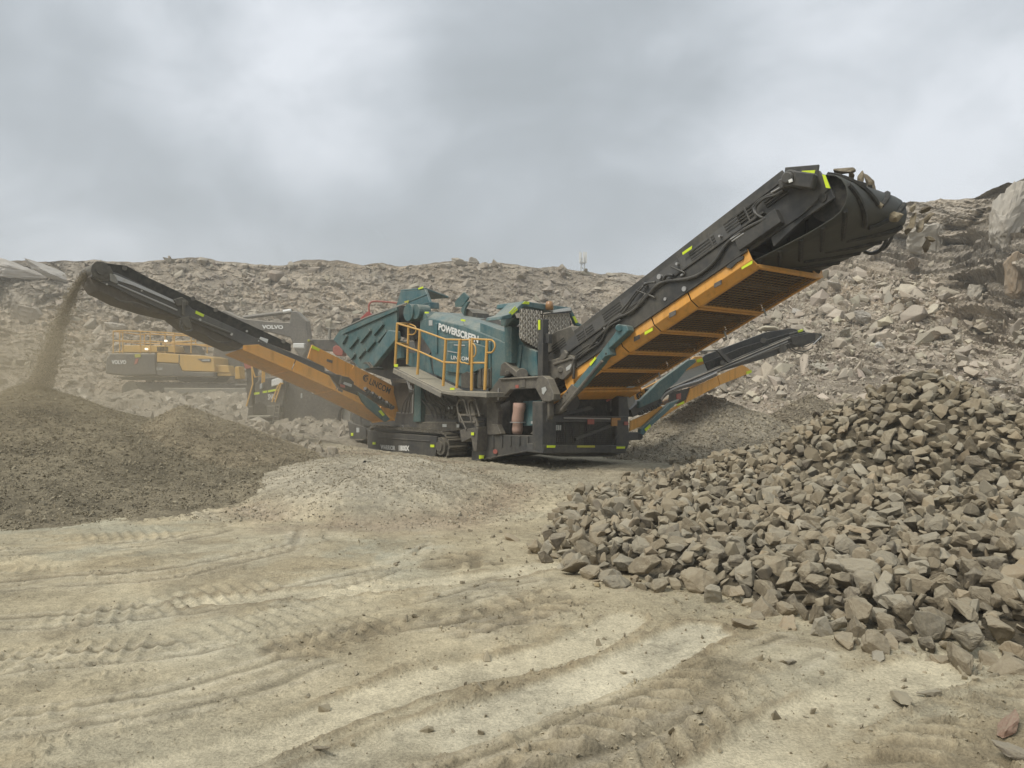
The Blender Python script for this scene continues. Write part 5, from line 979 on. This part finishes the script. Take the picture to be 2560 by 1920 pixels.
mb = MB(); mb.pu('H', [(1300, 300), (1320, 290), (1420, 385), (1395, 400)], UR + .06, -.05); mb.pu('H', [(1270, 302), (1310, 292), (1312, 302), (1272, 312)], UR + .02, -.6); part(mb, 'cross_bracket', M['vgrey'], right)
mb = MB(); mb.cyl(T('H', 1820, 290, UR + .12), T('H', 1820, 290, UR), .12, 14); mb.cyl(T('H', 1345, 400, UR + .06), T('H', 1345, 400, UR), .06, 10); mb.cyl(T('H', 1670, 225, UR - .05), T('H', 1670, 225, UR - .12), .08, 10); mb.pu('H', [(1890, 200), (2030, 170), (2080, 200), (1990, 260), (1900, 255)], UR + .06, -.06); part(mb, 'drive_motor', M['black'], right)
for pts in ([(1860, 250), (1920, 300), (2000, 310), (2060, 280)], [(1880, 240), (1940, 270), (2010, 272), (2070, 230)], [(1870, 260), (1890, 300), (1960, 330), (1990, 320)]): part(MB().tube(smooth_curve([T('H', x, y, UR + .08) for x, y in pts]), .016), 'hose', M['black'], right)
part(MB().tube([T('H', 2060, 260, UR + .1), T('H', 2125, 195, UR + .1)], .018), 'ram', M['chrome'], right)
t_ = rp('side_rail', [(1880, 170), (1945, 150), (1945, 160), (1880, 182)], 'black', UR + .03, -.03); rp('reflective_tape', [(1945, 148), (1982, 135), (1984, 150), (1948, 162)], 'hivis', UR + .03, -.03, t_, 0)
s1 = rp('skirt_guard', [(1095, 610), (1305, 507), (1325, 578), (1050, 722), (1070, 680)], 'orange', UR + .05, -.03); s2 = rp('skirt_guard', [(1310, 503), (1505, 418), (1545, 440), (1572, 462), (1565, 480), (1330, 575)], 'orange', UR + .05, -.03)
for g, a, b in ((s1, (1050, 722), (1325, 578)), (s2, (1330, 575), (1565, 482))):
    p, q = T('H', *a, UR + .04), T('H', *b, UR + .04); part(MB().prism([p, q, q + (UQ - UR, 0, -.08), p + (UQ - UR, 0, -.08)], (0, 0, .02)), 'underside', M['orange'], g)
rp('reflective_tape', [(1537, 472), (1578, 458), (1578, 478), (1540, 495)], 'hivis', UR + .065, -.012, s2, 0)
rp('skirt_guard', [(615, 942), (620, 862), (760, 800), (855, 742), (930, 770), (1040, 715), (1045, 725), (880, 830)], 'orange', UR + .05, -.03); rp('reflective_tape', [(985, 735), (1040, 702), (1048, 722), (990, 742)], 'hivis', UR + .07, -.012, s1, 0)
bk = rp('back_guard', [(560, 650), (630, 655), (830, 548), (1000, 440), (1130, 352), (1185, 350), (1215, 460), (920, 600), (860, 690), (680, 725), (640, 725)], 'orange', UQ + .02, -.04)
text_on('LINCOM', T('H', 718, 672, UQ + .03), T('H', 868, 592, UQ + .03), T('H', 712, 628, UQ + .03), M['letter_dark'], bk, 'brand_lettering', .015); logo('H', 690, 655, 20, UQ + .03, bk)
rp('reflective_tape', [(1145, 378), (1188, 366), (1195, 390), (1150, 400)], 'hivis', UQ + .035, -.012, bk, 0); rp('decal', [(1070, 460), (1105, 445), (1105, 468), (1072, 478)], 'vgrey', UQ + .035, -.012, bk, 0)
rp('folding_arm', [(690, 705), (850, 545), (1080, 378), (1135, 370), (1140, 395), (1070, 450), (985, 555), (900, 620), (850, 690), (690, 760)], 'teal_dirty', UR + .18, -.08, right, .01)
mb = MB(); mb.pu('H', [(620, 770), (700, 700), (860, 680), (880, 720), (800, 760), (640, 830)], UR + .1, -.3); mb.pu('H', [(935, 640), (1090, 600), (1060, 690), (960, 730), (930, 700)], UR + .08, -.05)
for k in range(9): mb.cyl(T('H', 690 + 18 * k, 800 - 8 * k + 6 * (k % 2), UR + .12), T('H', 700 + 18 * k, 800 - 8 * k, UR - .05), .05, 7)
part(mb, 'folding_joint', M['black'], right, bevel=.006); rp('decal', [(985, 650), (1020, 640), (1018, 690), (985, 690)], 'redpale', UR + .095, -.012, right, 0)
for k in range(3): part(MB().tube(smooth_curve([T('H', x, y + 10 * k, UR + .12) for x, y in ((860, 690), (900, 640), (1000, 590), (1150, 545), (1300, 480))]), .02), 'hose', M['vgrey' if k else 'chrome'], right)
mb = MB(); mb.pu('H', [(930, 722), (1010, 690), (960, 745), (760, 925), (725, 975), (700, 960), (705, 925), (860, 790)], UR + .18, -.1); ls = part(mb, 'lift_strut', M['teal'], right, bevel=.008); rp('reflective_tape', [(732, 925), (776, 888), (782, 905), (742, 945)], 'hivis', UR + .195, -.012, ls, 0)
mb = MB(); mb.pu('H', [(605, 950), (690, 950), (690, 1010), (605, 1015)], UR + .14, -.15); mb.cyl(T('H', 690, 985, UR + .16), T('H', 690, 985, UR), .08, 10); part(mb, 'hinge_bracket', M['dark'], right, bevel=.008)
# ================================================================== ROCKS IN FLIGHT, EXCAVATOR, CRUSHER, MAST, FALLING FINES
def wpt(z, x, y, v): p = S(z, x, y, v); return ORG + D * p[0] + C * p[1] + np.array([0, 0, p[2]])
AIR = [(1650, 140, 1.0, .17, 'large brown rock riding over the near end of the conveyor head drum', (1.1, .9, .9)), (1705, 160, 1.2, .08, 'small rock just right of the large one on the head drum', (1, 1, 1)), (1775, 205, 1.5, .10, 'flat brown rock tipping over the middle of the head drum', (1.6, .8, .6)), (1840, 215, 1.7, .11, 'pointed flat rock on the far half of the head drum', (1.7, .8, .5)), (1815, 262, 1.5, .09, 'dark rock sliding over the belt edge in the middle', (1.1, .9, .8)), (1740, 190, 1.25, .07, 'small grey rock between two larger ones on the drum', (1, .9, .9)),
       (1805, 345, 1.45, .10, 'round tan rock falling in front of the belt', (.8, .9, 1.3)), (1925, 430, 1.8, .15, 'large tan oval rock falling below the drum', (.7, .8, 1.4)), (2050, 370, 2.2, .11, 'brown rock leaving the far end of the drum', (1.2, .9, .8)), (2140, 385, 2.5, .12, 'dark rock outermost in the spray beyond the drum', (1.1, .9, 1)), (2160, 445, 2.5, .12, 'dark rock falling below the outermost one', (1.2, .9, .9)), (2050, 460, 2.2, .14, 'wide brown rock dropping beside the bearing', (1.2, .9, .9)), (2020, 530, 2.2, .12, 'grey splinter falling beside the hanging hoses', (.6, .7, 1.5)), (2110, 500, 2.4, .13, 'thin dark rock falling edge on beyond the hoses', (.5, .6, 1.8)), (2180, 600, 2.6, .10, 'brown wedge of rock in mid air before the pale slab', (1.2, .8, .9)), (2150, 645, 2.6, .12, 'brown rock lowest in the falling spray', (1.3, .8, 1))]
for k, (x, y, v, s, lab, sc3) in enumerate(AIR):
    p = wpt('E', x, y, v) + (np.array([0, 0, .10]) if k < 5 else D * .22); col = ((.13, .105, .075), (.17, .135, .09), (.22, .18, .12))[k % 3] if k not in (6, 7) else (.30, .25, .17)
    rock_obj('rock', ROCK_ME, k * 7 + 3, tuple(p), tuple(s * (1.2 if k < 5 else .98) * max(q, .75) for q in sc3), (.3 * k, .7 * k, .9 * k), col, lab, 'rock', 'rocks thrown off the main conveyor')
# ---------------------------------------------------------------- excavator, broadside far behind
YE = 38.0; base = W('A', 1300, 1215, YE)
ex = empty('excavator', 'dusty yellow and grey tracked excavator with roof railing standing on rubble behind the left conveyor', 'excavator', (base[0], YE, base[2]))
EO = np.array([base[0], YE, base[2]])
def EW(z, x, y, dy=0.0): return W(z, x, y, YE + dy) - EO
def ep(name, z, pts, mat, dy=0.0, dep=.3, parent=ex, bevel=.03): return MB().prism([EW(z, x, y) + (0, dy, 0) for x, y in pts], (0, dep, 0)).build(name, M[mat], parent, bevel=bevel)
cw = ep('counterweight', 'A', [(838, 930), (868, 890), (1230, 890), (1240, 1072), (1000, 1075), (828, 1058)], 'vgrey', 0, 2.9, bevel=.08)
text_on('VOLVO', EW('A', 885, 981) + (0, -.02, 0), EW('A', 1000, 981) + (0, -.02, 0), EW('A', 885, 948) + (0, -.02, 0), M['white'], cw, 'brand_lettering', .045, .02)
ep('decal', 'A', [(1066, 902), (1112, 900), (1112, 926), (1068, 928)], 'hivis_dull', -.03, .03, cw, 0); ep('decal', 'A', [(1072, 940), (1098, 935), (1085, 975), (1062, 985)], 'redpale', -.03, .03, cw, 0)
ep('body_panel', 'A', [(1240, 890), (1630, 915), (1688, 930), (1702, 1042), (1442, 1034), (1415, 974), (1240, 965)], 'vyellow', -.02, 2.9); ep('body_panel', 'A', [(1242, 972), (1410, 978), (1440, 1038), (1692, 1046), (1692, 1082), (1242, 1072)], 'vgrey', -.01, 2.85)
ep('door_seam', 'A', rect(1414, 905, 1420, 972), 'vgrey', -.04, .02, bevel=0); w_ = ep('window_panel', 'A', [(1562, 938), (1668, 938), (1664, 962), (1600, 962)], 'vgrey', -.05, .03, bevel=0); ep('decal', 'A', rect(1600, 945, 1660, 955), 'sticker', -.07, .02, w_, 0)
text_on('EC480E', EW('A', 1240, 1028) + (0, -.03, 0), EW('A', 1288, 1028) + (0, -.03, 0), EW('A', 1240, 1008) + (0, -.03, 0), M['sticker'], ex, 'model_lettering', .02, .02)
hd = ep('engine_hood', 'A', [(872, 888), (955, 872), (972, 830), (1368, 832), (1392, 888)], 'vyellow', .05, 2.6)
for i in range(8): ep('louvre', 'A', [(1240 + i * 11, 842), (1245 + i * 11, 842), (1245 + i * 11, 880), (1240 + i * 11, 880)], 'void', .02, .03, hd, 0)
ep('step_box', 'A', [(1690, 986), (1792, 990), (1803, 1050), (1692, 1046)], 'vyellow', .2, .8); ep('step', 'A', [(1700, 1046), (1812, 1048), (1812, 1075), (1700, 1075)], 'vyellow', .25, .5)
cabm = MB(); cabm.prism([EW('A', x, y) + (0, 1.9, 0) for x, y in ((1560, 910), (1580, 700), (1720, 690), (1800, 830), (1800, 1000), (1640, 1000))], (0, 1.0, 0)); cabm.build('cab', M['vgrey'], ex, bevel=.06)
rl = MB()
for pts in ([(890, 720), (965, 715), (1300, 730), (1640, 760)], [(890, 795), (1200, 800), (1635, 830)]):
    for dy in (.05, 2.6): rl.tube([EW('A', x, y) + (0, dy, 0) for x, y in pts], .03, 6)
for x in (890, 942, 966, 1105, 1183, 1300, 1375, 1506, 1634):
    yt = 718 + max(0, x - 965) * .06; rl.tube([EW('A', x, yt) + (0, .05, 0), EW('A', x, 895) + (0, .05, 0)], .03, 6)
    if x in (942, 1183, 1375, 1634): rl.tube([EW('A', x, yt) + (0, 2.6, 0), EW('A', x, 850) + (0, 2.6, 0)], .03, 6)
for y in (720, 795): rl.tube([EW('A', 890, y) + (0, .05, 0), EW('A', 890, y) + (0, 2.6, 0)], .03, 6)
rl.build('handrail', M['rail'], ex)
for x, y in ((1160, 862), (1313, 798)): p = EW('A', x, y); MB().cyl(p + (0, -.12, 0), p + (0, .05, 0), .055, 12).build('work_lamp', M['lampglow'], ex)
ep('exhaust', 'A', [(1213, 780), (1232, 795), (1240, 835), (1228, 835), (1225, 800)], 'void', .5, .12); ep('camera_arm', 'A', [(1320, 795), (1505, 790), (1520, 800), (1320, 810)], 'vyellow', .4, .2)
ep('roof_box', 'A', [(1400, 830), (1500, 825), (1540, 900), (1420, 890)], 'vgrey', .6, .8)
ep('slew_ring', 'A', [(1340, 1078), (1690, 1084), (1640, 1125), (1380, 1120)], 'vgrey', .6, 1.7); ep('dusty_plate', 'A', [(890, 1078), (1330, 1080), (1335, 1108), (890, 1105)], 'grey', .8, 1.5)
def etrack(dy):
    t = MB(); pts = [(965, 1195), (968, 1160), (990, 1140), (1060, 1124), (1500, 1130), (1940, 1142), (1975, 1170), (1978, 1230), (1940, 1250), (1000, 1232)]
    t.prism([EW('A', x, y) + (0, dy, 0) for x, y in pts], (0, .6, 0)); o = t.build('crawler_track', M['black'], ex, bevel=.05)
    sh = MB()
    for k in range(40): x = 985 + k * 24.5; sh.prism([EW('A', x + a, 1120 + (x - 1000) * .02 + b + (18 if k < 3 else 0)) + (0, dy - .03, 0) for a, b in ((0, 0), (16, 0), (16, 10), (0, 10))], (0, .66, 0))
    for k in range(5): sh.prism([EW('A', 958 + a, 1150 + k * 12 + b) + (0, dy - .03, 0) for a, b in ((0, 0), (12, 0), (12, 7), (0, 7))], (0, .66, 0))
    sh.build('track_shoe', M['dark'], o); r = MB()
    for k in range(8): p = EW('A', 1040 + 125 * k, 1200); r.cyl(p + (0, dy - .05, 0), p + (0, dy + .1, 0), .30 if k in (0, 7) else .2, 14)
    p = EW('A', 1020, 1185); r.cyl(p + (0, dy - .07, 0), p + (0, dy, 0), .42, 16); r.build('track_roller', M['grime'], o)
    fm = MB(); fm.prism([EW('A', x, y) + (0, dy - .1, 0) for x, y in ((1290, 1168), (1940, 1172), (1945, 1232), (1300, 1228))], (0, .3, 0)); fm.build('track_frame', M['deck'], o, bevel=.03)
etrack(.15); etrack(2.3)
bm_ = MB(); bm_.prism([EW('B', x, y) + (0, 1.3, 0) for x, y in ((-120, 300), (60, 385), (130, 400), (400, 430), (640, 442), (652, 318), (720, 312), (835, 430), (865, 700), (790, 860), (700, 760), (650, 620), (420, 560), (100, 500), (-300, 560), (-330, 420))], (0, .8, 0)); boom = bm_.build('boom', M['vgrey'], ex, bevel=.05)
MB().tube([EW('B', 100, 385) + (0, 1.5, 0), EW('B', 650, 318) + (0, 1.5, 0)], .10, 8).build('boom_ram', M['vgrey'], boom); MB().tube([EW('B', 565, 322) + (0, 1.35, 0), EW('B', 655, 308) + (0, 1.35, 0)], .09, 8).build('ram_rod', M['white'], boom)
MB().prism([EW('B', x, y) + (0, 1.5, 0) for x, y in ((660, 560), (820, 540), (860, 700), (900, 900), (820, 980), (730, 840))], (0, .5, 0)).build('dipper_arm', M['vgrey'], ex, bevel=.05)
text_on('VOLVO', EW('B', 330, 520) + (0, 1.27, 0), EW('B', 572, 524) + (0, 1.27, 0), EW('B', 328, 474) + (0, 1.27, 0), M['white'], boom, 'brand_lettering', .045, .02)
# ---------------------------------------------------------------- mobile crusher between excavator and screening machine
YC = 26.0; base = W('B', 700, 1640, YC)
cr_ = empty('mobile_crusher', 'dark grey mobile crusher with yellow ladder rails half hidden behind the left conveyor', 'crusher', (base[0], YC, base[2])); CO = np.array([base[0], YC, base[2]])
def CW(z, x, y, dy=0.0): return W(z, x, y, YC) - CO + (0, dy, 0)
def cp(name, z, pts, mat, dy=0.0, dep=.3, parent=cr_, bevel=.02): return MB().prism([CW(z, x, y, dy) for x, y in pts], (0, dep, 0)).build(name, M[mat], parent, bevel=bevel)
bd = cp('engine_housing', 'B', [(640, 1100), (700, 1000), (1300, 1000), (1330, 1640), (600, 1640)], 'vgrey', .3, 2.2); cp('control_cabinet', 'B', [(330, 1150), (400, 1090), (640, 1060), (680, 1130), (640, 1400), (330, 1410)], 'vgrey', .1, 1.2)
cp('base_frame', 'B', [(270, 1400), (560, 1390), (640, 1480), (640, 1660), (240, 1660)], 'grime', 0, 1.6); cp('step', 'B', [(285, 1500), (540, 1495), (540, 1520), (285, 1525)], 'deck', -.25, .4); cp('step', 'B', [(265, 1570), (540, 1565), (540, 1590), (262, 1595)], 'deck', -.4, .5)
cp('doorway', 'B', [(320, 1380), (385, 1350), (470, 1385), (470, 1490), (320, 1490)], 'void', -.02, .05)
cp('white_panel', 'B', [(525, 1105), (645, 1065), (650, 1150), (525, 1180)], 'white', -.02, .1); cp('grey_panel', 'B', [(395, 1150), (425, 1140), (425, 1200), (395, 1210)], 'sticker', -.02, .1)
for q in ([(335, 1245), (395, 1238), (395, 1262), (335, 1270)], [(432, 1230), (478, 1222), (478, 1244), (432, 1252)], [(490, 1220), (600, 1200), (600, 1222), (490, 1244)]): cp('reflective_tape', 'B', q, 'hivis', -.04, .03, bevel=0)
text_on('SN02', CW('B', 492, 1325, -.03), CW('B', 575, 1318, -.03), CW('B', 492, 1262, -.03), M['white'], cr_, 'unit_lettering', .02, .02)
cp('column', 'B', [(220, 960), (290, 950), (290, 1420), (235, 1420)], 'grime', .2, .6); cp('red_motor', 'B', [(190, 880), (285, 890), (290, 975), (215, 985)], 'redpale', .15, .5); cp('cross_frame', 'B', [(-20, 1150), (240, 1150), (240, 1180), (-20, 1185)], 'vgrey', 1.2, .5); cp('cross_frame', 'B', [(-20, 950), (30, 945), (45, 1090), (-20, 1095)], 'vyellow', 1.2, .5)
def crail(pts, name='handrail', r=.028, dy=-.1, mat='rail'): MB().tube([CW('B', x, y, dy) for x, y in pts], r, 7).build(name, M[mat], cr_)
crail([(260, 1395), (330, 1150), (320, 950)]); crail([(320, 960), (355, 1075), (440, 1060), (440, 960)]); crail([(440, 940), (435, 1140)]); crail([(460, 940), (455, 1130)]); crail([(540, 1350), (600, 1190), (635, 1140), (665, 1145)]); crail([(575, 1350), (640, 1150)])
ldm = MB()
for x in (560, 610): ldm.tube([CW('B', x, 1655, -.3), CW('B', x + 20, 1360, -.1)], .03, 6)
for k in range(7): y = 1640 - k * 42; ldm.tube([CW('B', 562 + k * 3, y, -.3 + k * .03), CW('B', 612 + k * 3, y, -.3 + k * .03)], .025, 6)
ldm.build('ladder', M['grime'], cr_)
cp('decal', 'B', rect(822, 1255, 842, 1310), 'sticker', .28, .03); MB().cyl(CW('B', 965, 1242, .2), CW('B', 965, 1242, .35), .035, 10).build('work_lamp', M['lampglow'], cr_)
cp('top_beam', 'B', [(900, 640), (1300, 650), (1320, 700), (1320, 790), (960, 760)], 'vgrey', .6, 1.2); cp('top_post', 'B', [(1112, 530), (1140, 530), (1136, 645), (1112, 645)], 'grey', .5, .1); cp('top_post', 'B', [(1085, 512), (1190, 518), (1190, 534), (1085, 528)], 'grey', .5, .1)
cp('white_panel', 'B', [(715, 690), (845, 690), (845, 748), (715, 742)], 'white', .5, .2); cp('top_bracket', 'B', [(890, 650), (925, 655), (960, 740), (930, 800), (880, 780)], 'grime', .4, .3); cp('floodlight', 'B', rect(895, 652, 922, 676), 'hivis_dull', .3, .1)
cp('red_motor', 'B', [(1180, 740), (1215, 715), (1280, 745), (1300, 770), (1290, 835), (1220, 835), (1180, 800)], 'redpale', .3, .6)
cp('conveyor_head', 'B', [(1285, 480), (1330, 380), (1410, 375), (1420, 440), (1530, 430), (1620, 360), (1640, 450), (1400, 520), (1330, 540)], 'void', 1.5, .8); cp('red_guard', 'B', [(1415, 380), (1500, 300), (1545, 330), (1545, 420), (1500, 425), (1415, 425)], 'red', 1.45, .6); cp('red_guard', 'B', [(1370, 480), (1450, 450), (1470, 490), (1390, 515)], 'red', 1.4, .3)
MB().tube(smooth_curve([CW('B', x, y, 1.5) for x, y in ((1520, 330), (1510, 240), (1530, 200), (1570, 184), (1700, 190), (1920, 212))], 4), .035, 7).build('hose_rail', M['redpale'], cr_)
we = MB(); we.prism([CW('B', x, y, .2) for x, y in ((1300, 1420), (1320, 1385), (1375, 1405), (1395, 1440), (1390, 1560), (1300, 1575), (1290, 1500))], (0, .5, 0)); we.build('pale_hatch', M['grey'], cr_, bevel=.03); MB().tube(smooth_curve([CW('B', x, y, .15) for x, y in ((1310, 1395), (1275, 1450), (1265, 1520), (1285, 1565))]), .05, 7).build('tyre_arc', M['void'], cr_)
# ---------------------------------------------------------------- mast beyond the crest
YM = 105.0; pt = W('S', 1457, 624, YM); zb = 11.0
ms = empty('communication_mast', 'grey lattice communication mast with antennas on the skyline', 'mast', (pt[0], YM, zb)); hh_ = pt[2] - zb
tw = MB()
for a, b in ((-.22, -.22), (.22, -.22), (.22, .22), (-.22, .22)): tw.tube([(a * 1.6, b * 1.6, 0), (a, b, hh_ * .88)], .05, 5)
for k in range(14):
    z0, z1 = hh_ * .88 * k / 14, hh_ * .88 * (k + 1) / 14; s = -1 if k % 2 else 1; tw.tube([(-.27 * s, -.25, z0), (.27 * s, -.25, z1)], .03, 4); tw.tube([(-.27 * s, .25, z0), (.27 * s, .25, z1)], .03, 4)
tw.build('lattice_tower', M['sticker'], ms); MB().box((-.4, -.4, hh_ * .80), (.4, .4, hh_ * .82)).build('platform', M['sticker'], ms)
for x, y in ((-.42, -.2), (-.2, .3), (.08, -.4), (.3, .2), (.46, -.2)): MB().box((x - .09, y - .09, hh_ * .80), (x + .09, y + .09, hh_ * .96)).build('antenna', M['white'], ms)
MB().tube([(-.4, 0, hh_ * .85), (-.4, 0, hh_)], .03, 5).build('whip_antenna', M['sticker'], ms)
# ---------------------------------------------------------------- fines falling from the left conveyor
q0 = T('A', 725, 250, UL - .5); top_ = ORG + D * q0[0] + C * q0[1] + np.array([0, 0, q0[2]]); q1 = W('S', 92, 1000, top_[1] - 1.1)
n = 14000; t = RNG.random(n); curve = lambda t: np.stack([top_[0] + (q1[0] - top_[0]) * (t ** .62), top_[1] + (q1[1] - top_[1]) * t ** .62, top_[2] + (q1[2] - top_[2]) * t], -1)
pos = curve(t) + RNG.normal(0, 1, (n, 3)) * (.03 + .13 * t[:, None] ** 1.3) * np.array([1, 2.0, 1])
fall = scatter('falling_fines', pos, .008 * np.exp(RNG.normal(0, .5, n)), np.array([.17, .14, .095]) * RNG.uniform(.7, 1.4, (n, 1)), M['rock_t'], SMALL, 1.5); tag(fall, 'brown curtain of fines falling from the left conveyor head onto the dark heap', 'falling fines', None, 'stuff')
tb = MB(); ts = np.linspace(0, 1, 14); tb.tube(list(curve(ts)), list(.05 + .19 * ts), 12)
def fines_volume(nt):
    co = objco(nt); n = noise(nt, 5.5, 5, .65, co); return ramp(nt, n, .3, .7, 1.2, 8.5)
fv = volume_obj('dust_stream', tb, (.52, .45, .33), 2.0, .1, fines_volume); tag(fv, 'column of brown dust round the falling fines', 'dust', None, 'stuff')
n = 160; t = RNG.random(n); a_ = T('H', 2110, 215, -.9); a_ = ORG + D * a_[0] + C * a_[1] + np.array([0, 0, a_[2]]); b_ = np.array([8.0, 20.4, 1.3]); pos = a_ + (b_ - a_) * t[:, None] + RNG.normal(0, .16, (n, 3)) * (.5 + t[:, None])
tag(scatter('falling_gravel', pos, .030 * np.exp(RNG.normal(0, .4, n)), np.array([.15, .125, .09]) * RNG.uniform(.6, 1.3, (n, 1)), M['rock_t'], SMALL, 1.5), 'dark stones falling from the right side conveyor head', 'falling gravel', None, 'stuff')
# ================================================================== AIR, SKY, LIGHT, CAMERA
hz = volume_obj('haze', MB().box((-150, -45, -2.4), (150, 180, 26)), (.87, .87, .85), HAZE)
def puff(name, c, r, dens, col, label, seed):
    bm = bmesh.new(); bmesh.ops.create_icosphere(bm, subdivisions=3, radius=1); mb = MB(); mb.v = [tuple(v.co) for v in bm.verts]; mb.f = [[v.index for v in f.verts] for f in bm.faces]; mb.mi = [0] * len(mb.f); bm.free()
    def fn(nt):
        co = objco(nt); ln = nd(nt, 'ShaderNodeVectorMath', operation='LENGTH'); nt.links.new(co, ln.inputs[0])
        fall = ramp(nt, ln.outputs['Value'], 1.0, .1, 0, 1); mp = nd(nt, 'ShaderNodeMapping'); mp.inputs['Location'].default_value = (seed, seed * 2, 0); nt.links.new(co, mp.inputs[0])
        n = noise(nt, 1.7, 4, .6, mp.outputs[0]); return math_(nt, 'MULTIPLY', math_(nt, 'MULTIPLY', fall, fall), ramp(nt, n, .34, .72, dens * .15, dens))
    o = volume_obj(name, mb, col, dens, .2, fn); o.location = c; o.scale = r; tag(o, label, 'dust', None, 'stuff'); return o
puff('dust', (-9.6, 13.2, 1.5), (6.4, 4.2, 3.0), .42, (.78, .67, .47), 'tan dust drifting round the falling fines and their heap', 3.1)
puff('dust', (-5.0, 14.2, 1.0), (4.4, 3.2, 2.3), .22, (.82, .73, .56), 'thin dust hanging between the gravel heaps and the machine', 7.7)
puff('dust', (-7.0, 27, 2.5), (14.0, 6.0, 6.0), .058, (.80, .71, .55), 'pale dust hanging over the crusher and excavator', 5.3)
w = bpy.data.worlds.new('World'); scene.world = w; w.use_nodes = True; nt = w.node_tree; nt.nodes.clear()
SUN_EL, SUN_AZ = math.radians(52), math.radians(-128)   # azimuth from +Y towards +X
out = nt.nodes.new('ShaderNodeOutputWorld'); bg = nt.nodes.new('ShaderNodeBackground'); nt.links.new(bg.outputs[0], out.inputs[0])
sky = nt.nodes.new('ShaderNodeTexSky'); sky.sky_type = 'NISHITA'; sky.sun_disc = False; sky.sun_elevation = SUN_EL; sky.sun_rotation = SUN_AZ; sky.dust_density = 4; sky.air_density = 1.2
tc = nt.nodes.new('ShaderNodeTexCoord'); vec = tc.outputs['Generated']
mp = nt.nodes.new('ShaderNodeMapping'); mp.inputs['Scale'].default_value = (1.0, 1.0, 1.7); mp.inputs['Rotation'].default_value = (.2, -.45, .3); mp.inputs['Location'].default_value = (1.7, .4, .6); nt.links.new(vec, mp.inputs[0])
n1 = noise(nt, 2.3, 8, .50, mp.outputs[0], .5); n2 = noise(nt, 5.5, 8, .55, mp.outputs[0], .8)
cl = math_(nt, 'ADD', math_(nt, 'MULTIPLY', n1, .75), math_(nt, 'MULTIPLY', n2, .25))
def lobe(px, py, k, amp):    # a thin place in the cloud deck, in a fixed compass direction
    d = ray((px, py)); d = d / np.linalg.norm(d); dt = nd(nt, 'ShaderNodeVectorMath', operation='DOT_PRODUCT'); nt.links.new(vec, dt.inputs[0]); dt.inputs[1].default_value = tuple(d)
    return math_(nt, 'MULTIPLY', ramp(nt, dt.outputs['Value'], math.cos(math.radians(k)), 1.0, 0, 1), amp)
for args in ((730, 60, 13, .14), (840, 250, 9, .14), (2420, 330, 16, .17), (2150, 500, 9, .08), (30, 520, 9, .13), (430, 290, 5, .06), (1350, 230, 14, -.09), (250, 180, 14, -.06), (1750, 200, 12, -.05), (640, 560, 14, -.05)):
    cl = math_(nt, 'ADD', cl, lobe(*args))
cr = nt.nodes.new('ShaderNodeValToRGB'); nt.links.new(cl, cr.inputs[0]); e = cr.color_ramp.elements
e[0].position = .34; e[0].color = (.44, .485, .52, 1); e[1].position = .73; e[1].color = (.85, .895, .955, 1)
for p_, c_ in ((.46, (.505, .552, .595)), (.56, (.61, .66, .71))): q = e.new(p_); q.color = (*c_, 1)
sp = nt.nodes.new('ShaderNodeSeparateXYZ'); nt.links.new(vec, sp.inputs[0])
lift = ramp(nt, sp.outputs[2], .45, 1.0, 1.0, ZENITH)   # an overcast deck is brightest overhead
cb = nd(nt, 'ShaderNodeVectorMath', operation='SCALE'); nt.links.new(cr.outputs[0], cb.inputs[0]); nt.links.new(lift, cb.inputs['Scale'])
cbs = nd(nt, 'ShaderNodeVectorMath', operation='SCALE'); nt.links.new(cb.outputs[0], cbs.inputs[0]); cbs.inputs['Scale'].default_value = 1 / .1
nt.links.new(mixc(nt, .93, sky.outputs[0], cbs.outputs[0]), bg.inputs[0]); bg.inputs[1].default_value = .1
sl_ = bpy.data.lights.new('sun', 'SUN'); sl_.energy = SUN; sl_.angle = math.radians(22); sl_.color = (1, .955, .88)
so = bpy.data.objects.new('sun', sl_); COL.objects.link(so)
dv = Vector((math.cos(SUN_EL) * math.sin(SUN_AZ), math.cos(SUN_EL) * math.cos(SUN_AZ), math.sin(SUN_EL))); so.rotation_euler = dv.to_track_quat('Z', 'Y').to_euler()
cd = bpy.data.cameras.new('camera'); cd.sensor_width = 36; cd.lens = 36 * F / 2560; cd.clip_end = 2000; cd.clip_start = .1
co_ = bpy.data.objects.new('camera', cd); COL.objects.link(co_); co_.location = CAM; co_.rotation_euler = (math.pi / 2, 0, 0); scene.camera = co_
scene.view_settings.view_transform = 'Standard'; scene.view_settings.look = 'None'; scene.view_settings.exposure = 0; scene.view_settings.gamma = 1
scene.cycles.use_denoising = True; scene.cycles.max_bounces = 6; scene.cycles.diffuse_bounces = 3; scene.cycles.volume_bounces = 1; scene.cycles.transparent_max_bounces = 12
scene.cycles.volume_step_rate = 2.0; scene.cycles.volume_max_steps = 128
